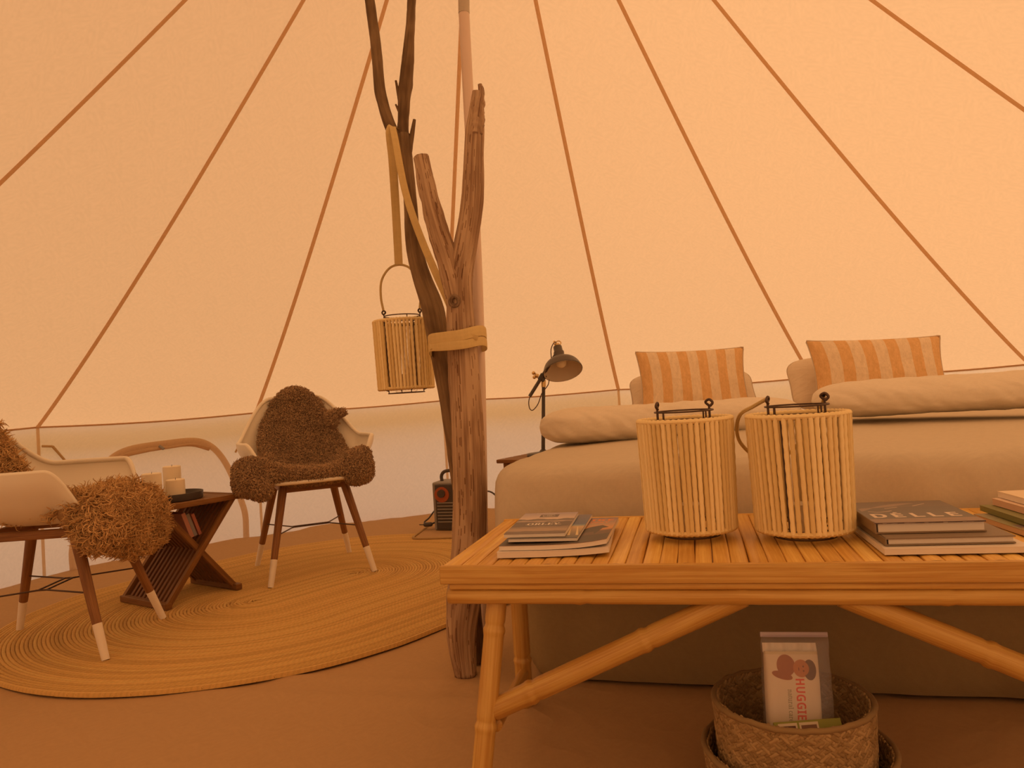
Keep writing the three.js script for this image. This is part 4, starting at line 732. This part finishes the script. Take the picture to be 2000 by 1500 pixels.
// ---------------------------------------------------------------- bedside stool and lamp
{
  const t = thing('bedside_stool', 'low wooden slatted stool at the head side of the bed, mostly hidden', 'stool', [0.150, 0, -3.66], -0.55);
  for (let k = 0; k < 5; k++) part(t, 'seat_slat', moved(rbox(0.36, 0.018, 0.066, 0.004), 0, 0.452, -0.15 + k * 0.075), M.tableWood);
  for (const x of [-0.14, 0.14]) part(t, 'seat_rail', moved(rbox(0.026, 0.03, 0.33, 0.004), x, 0.428, 0), M.tableWood);
  for (const [sx, sz] of leg4) part(t, 'leg', bar(V(sx * 0.155, 0, sz * 0.145), V(sx * 0.135, 0.415, sz * 0.125), 0.015, 0.018, 10), M.tableWood);
}
{
  const z = -3.66, k = 3.66 / 3.6, lampO = [0.132, 0.461, z];
  const t = thing('table_lamp', 'black adjustable reading lamp with brass joints beside the bed', 'lamp', lampO);
  const Q = (x, y, dz = 0) => V(x * k - lampO[0], 0.77 + (y - 0.77) * k - lampO[1], dz);
  const base = Q(0.128, 0.46); base.y = 0;
  part(t, 'base', new THREE.LatheGeometry([[0, 0], [0.078, 0], [0.08, 0.004], [0.078, 0.014], [0.02, 0.020], [0.012, 0.03], [0, 0.03]].map(([x, y]) => new THREE.Vector2(x, y)), 40).translate(base.x, 0, 0), M.black);
  const j = Q(0.150, 0.822);
  part(t, 'pole', bar(base.clone().setY(0.02), j.clone().add(V(0, -0.02, 0)), 0.0095, 0.0085, 14), M.black);
  part(t, 'pole_collar', bar(j.clone().add(V(0, -0.03, 0)), j.clone().add(V(0.001, 0.004, 0)), 0.0115, 0.0115, 14), M.brass, 'brass collar');
  const a0 = Q(0.080, 0.752, 0.012), a1 = Q(0.225, 0.955, 0.012);
  part(t, 'arm', bar(a0, a1, 0.0085, 0.0085, 12), M.black);
  part(t, 'joint_block', moved(rbox(0.034, 0.036, 0.03, 0.006), Q(0.146, 0.838).x, Q(0.146, 0.838).y, 0.006, 0, 0, -0.6), M.black);
  part(t, 'wing_nut', merge([bar(Q(0.126, 0.846, 0.01), Q(0.112, 0.852, 0.014), 0.011, 0.009, 10), moved(new THREE.SphereGeometry(0.009, 10, 8), Q(0.106, 0.862).x, Q(0.106, 0.862).y, 0.012), moved(new THREE.SphereGeometry(0.009, 10, 8), Q(0.108, 0.842).x, Q(0.108, 0.842).y, 0.016)]), M.brass, 'brass wing nut');
  const axis = V(0.10, -0.86, 0.50).normalize(), q = new THREE.Quaternion().setFromUnitVectors(V(0, -1, 0), axis), c0 = Q(0.232, 0.955);
  const prof = [[0.021, 0.03], [0.022, 0.0], [0.026, -0.004], [0.024, -0.028], [0.036, -0.042], [0.062, -0.054], [0.082, -0.074], [0.0945, -0.104], [0.0955, -0.112]];
  const shade = part(t, 'shade', new THREE.LatheGeometry(new THREE.SplineCurve(prof.map(([x, y]) => new THREE.Vector2(x, y))).getPoints(50), 56), M.shade);
  shade.quaternion.copy(q); shade.position.copy(c0);
  part(shade, 'shade_lining', new THREE.LatheGeometry(prof.slice(3).map(([x, y]) => new THREE.Vector2(x - 0.0025, y - 0.001)), 56), M.shadeIn, 'pale inside of the shade');
  part(shade, 'bulb', new THREE.SphereGeometry(0.026, 20, 14).translate(0, -0.062, 0), M.wax);
  part(shade, 'rear_cap', merge([new THREE.CylinderGeometry(0.012, 0.020, 0.022, 20).translate(0, 0.036, 0), new THREE.TorusGeometry(0.012, 0.0028, 6, 18).translate(0.009, 0.052, 0), new THREE.TorusGeometry(0.012, 0.0028, 6, 18).rotateY(1).translate(-0.008, 0.05, 0.004)]), M.brass, 'brass cap and wing nut');
  part(t, 'cord', wire([c0.clone().addScaledVector(axis, -0.06), Q(0.208, 0.995, 0.01), Q(0.196, 0.97, 0.02), Q(0.19, 0.90, 0.03), Q(0.16, 0.86, 0.03), Q(0.12, 0.80, 0.024), Q(0.085, 0.757, 0.016), Q(0.074, 0.725, 0.012), Q(0.078, 0.692, 0.012), Q(0.088, 0.685, 0.012), Q(0.115, 0.71, 0.014), Q(0.14, 0.765, 0.02), Q(0.170, 0.80, 0.02), Q(0.178, 0.825, 0.02)], 0.0024, 120), M.wire);
}
// ---------------------------------------------------------------- baskets with the wipes
function basket(name, label, pos, r0, r1, h, seed, wallMat, cols) {
  const t = thing(name, label, 'basket', pos, 0, 'nested seagrass baskets'), rows = Math.round(h / 0.0115), rnd = rng(seed);
  const R = (y) => lerp(r0, r1, Math.pow(y / h, 0.6));
  part(t, 'lining', new THREE.LatheGeometry([[0, 0.004], [r0 - 0.006, 0.004], ...[0, 0.25, 0.5, 0.75, 1].map((k) => [R(k * h) - 0.005, k * h]), [R(h) + 0.001, h], ...[1, 0.75, 0.5, 0.25, 0].map((k) => [R(k * h) - 0.001, k * h]), [r0, 0], [0, 0]].map(([x, y]) => new THREE.Vector2(x, y)), 72), wallMat);
  const plait = new THREE.CapsuleGeometry(0.0033, 0.0105, 3, 6); plait.scale(1, 1, 0.7);
  const per = Math.round(2 * Math.PI * (r0 + r1) / 2 / 0.0076), inst = new THREE.InstancedMesh(plait, std(0xffffff, 0.9), rows * per * 2 * 2), m = new THREE.Matrix4(), q = new THREE.Quaternion(), c = new THREE.Color();
  let n = 0;
  for (const face of [1, -1]) for (let i = 0; i < rows; i++) for (let k = 0; k < per; k++) for (const half of [0, 1]) {
    const a = (k + half * 0.5 + 0.3 * nz(i * 3.1, k * 0.2)) / per * Math.PI * 2, y = (i + 0.30 + half * 0.42) * h / rows, r = R(y) + face * 0.0035 - 0.003 + (rnd() - 0.5) * 0.002;
    q.setFromEuler(new THREE.Euler(0, a, 0)).multiply(new THREE.Quaternion().setFromEuler(new THREE.Euler((rnd() - 0.5) * 0.3, 0, (half ? 1 : -1) * (0.95 + (rnd() - 0.5) * 0.35))));
    const s = 0.85 + rnd() * 0.4;
    inst.setMatrixAt(n, m.compose(V(Math.sin(a) * r, y, Math.cos(a) * r), q, V(s, s, s)));
    inst.setColorAt(n++, c.copy(cols[0]).lerp(cols[1], Math.pow(rnd(), 1.4)));
  }
  inst.count = n; inst.name = 'plaited_rows'; inst.userData.kind = 'stuff'; t.add(inst);
  const rim = []; for (let k = 0; k < 90; k++) { const a = k / 90 * Math.PI * 2; rim.push(V(Math.sin(a) * (R(h)), h + 0.001 + 0.003 * nz(k * 0.5, seed), Math.cos(a) * R(h))); }
  part(t, 'rim', wire(rim, 0.0052, 240, true, 7), wallMat);
  return t;
}
const bk = [0.470, 0.0, -1.375];
basket('seagrass_basket', 'taller seagrass basket with wipes in it, standing inside the wider one under the table', [bk[0], 0.022, bk[2]], 0.128, 0.137, 0.165, 5, std(rgb(0.29, 0.19, 0.085), 1), [rgb(0.28, 0.175, 0.07), rgb(0.46, 0.31, 0.15)]);
basket('seagrass_basket', 'wider, lower seagrass basket round the taller one, under the table', [bk[0] + 0.004, 0.006, bk[2]], 0.150, 0.164, 0.095, 9, std(rgb(0.29, 0.19, 0.085), 1), [rgb(0.28, 0.175, 0.07), rgb(0.46, 0.31, 0.15)]);
{
  const wipes = picture(384, 640, (c, w, h) => {
    c.fillStyle = '#e6dac2'; c.fillRect(0, 0, w, h); c.fillStyle = '#d8cba8'; c.fillRect(0, 0, w, h * 0.03); c.translate(0, -h * 0.07);
    c.fillStyle = '#a4602e'; c.beginPath(); c.ellipse(w * 0.36, h * 0.21, w * 0.17, h * 0.11, 0, 0, 7); c.fill(); c.beginPath(); c.ellipse(w * 0.28, h * 0.31, w * 0.19, h * 0.04, 0.25, 0, 7); c.fill();     // a lying baby
    c.fillStyle = '#c07c46'; c.beginPath(); c.ellipse(w * 0.64, h * 0.24, w * 0.15, h * 0.09, 0, 0, 7); c.fill();
    c.fillStyle = '#6a4a34'; c.beginPath(); c.ellipse(w * 0.80, h * 0.255, w * 0.12, h * 0.105, 0, 0, 7); c.fill(); c.fillStyle = '#c07c46'; c.beginPath(); c.ellipse(w * 0.66, h * 0.24, w * 0.125, h * 0.075, 0, 0, 7); c.fill();
    c.fillStyle = '#6a3a22'; for (const y of [0.22, 0.265]) { c.beginPath(); c.arc(w * 0.68, h * y, 6, 0, 7); c.fill(); } c.fillRect(w * 0.585, h * 0.23, 6, h * 0.03);
    c.save(); c.translate(w * 0.515, h * 0.335); c.rotate(Math.PI / 2); c.fillStyle = '#e0482a'; c.font = 'bold 84px sans-serif'; c.scale(0.86, 1.05); c.fillText('HUGGIES', 0, 0); c.restore();
    c.save(); c.translate(w * 0.36, h * 0.45); c.rotate(Math.PI / 2); c.scale(0.8, 1); c.fillStyle = '#6b7048'; c.font = '46px serif'; c.fillText('natural care', 0, 0); c.restore();
  });
  const t = thing('wipes_packet', 'cream baby wipes packet with red lettering, standing in the basket', 'wipes', [bk[0] - 0.022, 0.130, bk[2] + 0.068], 0.02);
  const puff = (w, h, d) => sheet(24, 30, (u, v) => { const a = u * Math.PI * 2, c = Math.cos(a), s = Math.sin(a), e = Math.pow(Math.sin(Math.PI * clamp(v, 0.02, 0.98)), 0.3); return V(Math.sign(c) * Math.pow(Math.abs(c), 0.35) * w / 2, v * h, Math.sign(s) * Math.pow(Math.abs(s), 0.6) * d / 2 * e); }, (u, v, p) => [p.x / w + 0.5, v], true);
  const pk = part(t, 'packet', puff(0.094, 0.160, 0.030), std(rgb(0.92, 0.88, 0.8), 0.45, { map: wipes }));
  pk.rotation.set(-0.16, 0, -0.07);
  const crimp = part(t, 'top_crimp', moved(sheet(30, 3, (u, v) => V((u - 0.5) * 0.096, v * 0.016, 0.003 * Math.sin(u * 24) * (0.4 + v)), null), 0, 0, 0), std(rgb(0.84, 0.76, 0.6), 0.5, { side: THREE.DoubleSide }));
  crimp.position.set(0.011, 0.155, -0.0258); crimp.rotation.set(-0.3, 0, -0.07);
  const bag = thing('zip_bag', 'clear lilac-tinted plastic bag round the wipes packet', 'plastic bag', [bk[0] - 0.014, 0.124, bk[2] + 0.068], 0.02);
  const film = phys({ color: rgb(0.93, 0.91, 0.95), roughness: 0.2, transmission: 0.92, thickness: 0, side: THREE.DoubleSide, specularIntensity: 0.5 });
  const bg = sheet(40, 30, (u, v) => { const a = u * Math.PI * 2, c = Math.cos(a), s = Math.sin(a), e = Math.pow(1 - v, 0.35) * (v < 0.04 ? v / 0.04 : 1); return V(Math.sign(c) * Math.pow(Math.abs(c), 0.4) * (0.059 + 0.002 * nz(v * 8, u * 4)), v * 0.193, Math.sign(s) * Math.pow(Math.abs(s), 0.7) * (0.024 * e + 0.0012) + 0.0025 * nz(c * 3, v * 9, s * 2) * e); }, null, true);
  const b = part(bag, 'film', bg, film); b.rotation.set(-0.16, 0, -0.07);
  const z = part(bag, 'zip_edge', moved(rbox(0.120, 0.009, 0.003, 0.001, 1), 0, 0.193, 0), phys({ color: rgb(0.66, 0.56, 0.62), roughness: 0.4, transmission: 0.3, thickness: 0 })); z.rotation.set(-0.16, 0, -0.07);
  const card = picture(512, 200, (c, w, h) => { c.fillStyle = '#8a8a2a'; c.fillRect(0, 0, w, h); for (const [x, k] of [[30, '#5a3422'], [190, '#7a5238']]) { c.fillStyle = '#d8c6ac'; c.fillRect(x, 10, 145, 190); c.fillStyle = k; c.fillRect(x + 14, 24, 117, 176); c.strokeStyle = '#b08a6a'; c.lineWidth = 4; for (let q = 0; q < 5; q++) { c.beginPath(); c.moveTo(x + 50 + q * 14, 60); c.lineTo(x + 66 + q * 14, 190); c.stroke(); } } c.fillStyle = '#a8a840'; c.beginPath(); c.ellipse(400, 130, 30, 40, 0, 0, 7); c.fill(); });
  const lf = thing('packet_card', 'green card with two small photos at the foot of the wipes packet', 'card', [bk[0] - 0.006, 0.126, bk[2] + 0.100], 0.02);
  const cd = part(lf, 'card', rbox(0.115, 0.062, 0.004, 0.001, 1), [0].map(() => std(rgb(0.9, 0.9, 0.9), 0.5, { map: card }))[0]);
  { const p = cd.geometry.attributes.position, uv = cd.geometry.attributes.uv; for (let i = 0; i < p.count; i++) uv.setXY(i, p.getX(i) / 0.115 + 0.5, p.getY(i) / 0.062 + 0.5); }
  cd.position.y = 0.031; cd.rotation.x = -0.5;
}
scene.traverse((o) => { if (o.isMesh) { o.castShadow = true; o.receiveShadow = true; } });
renderer.render(scene, camera);
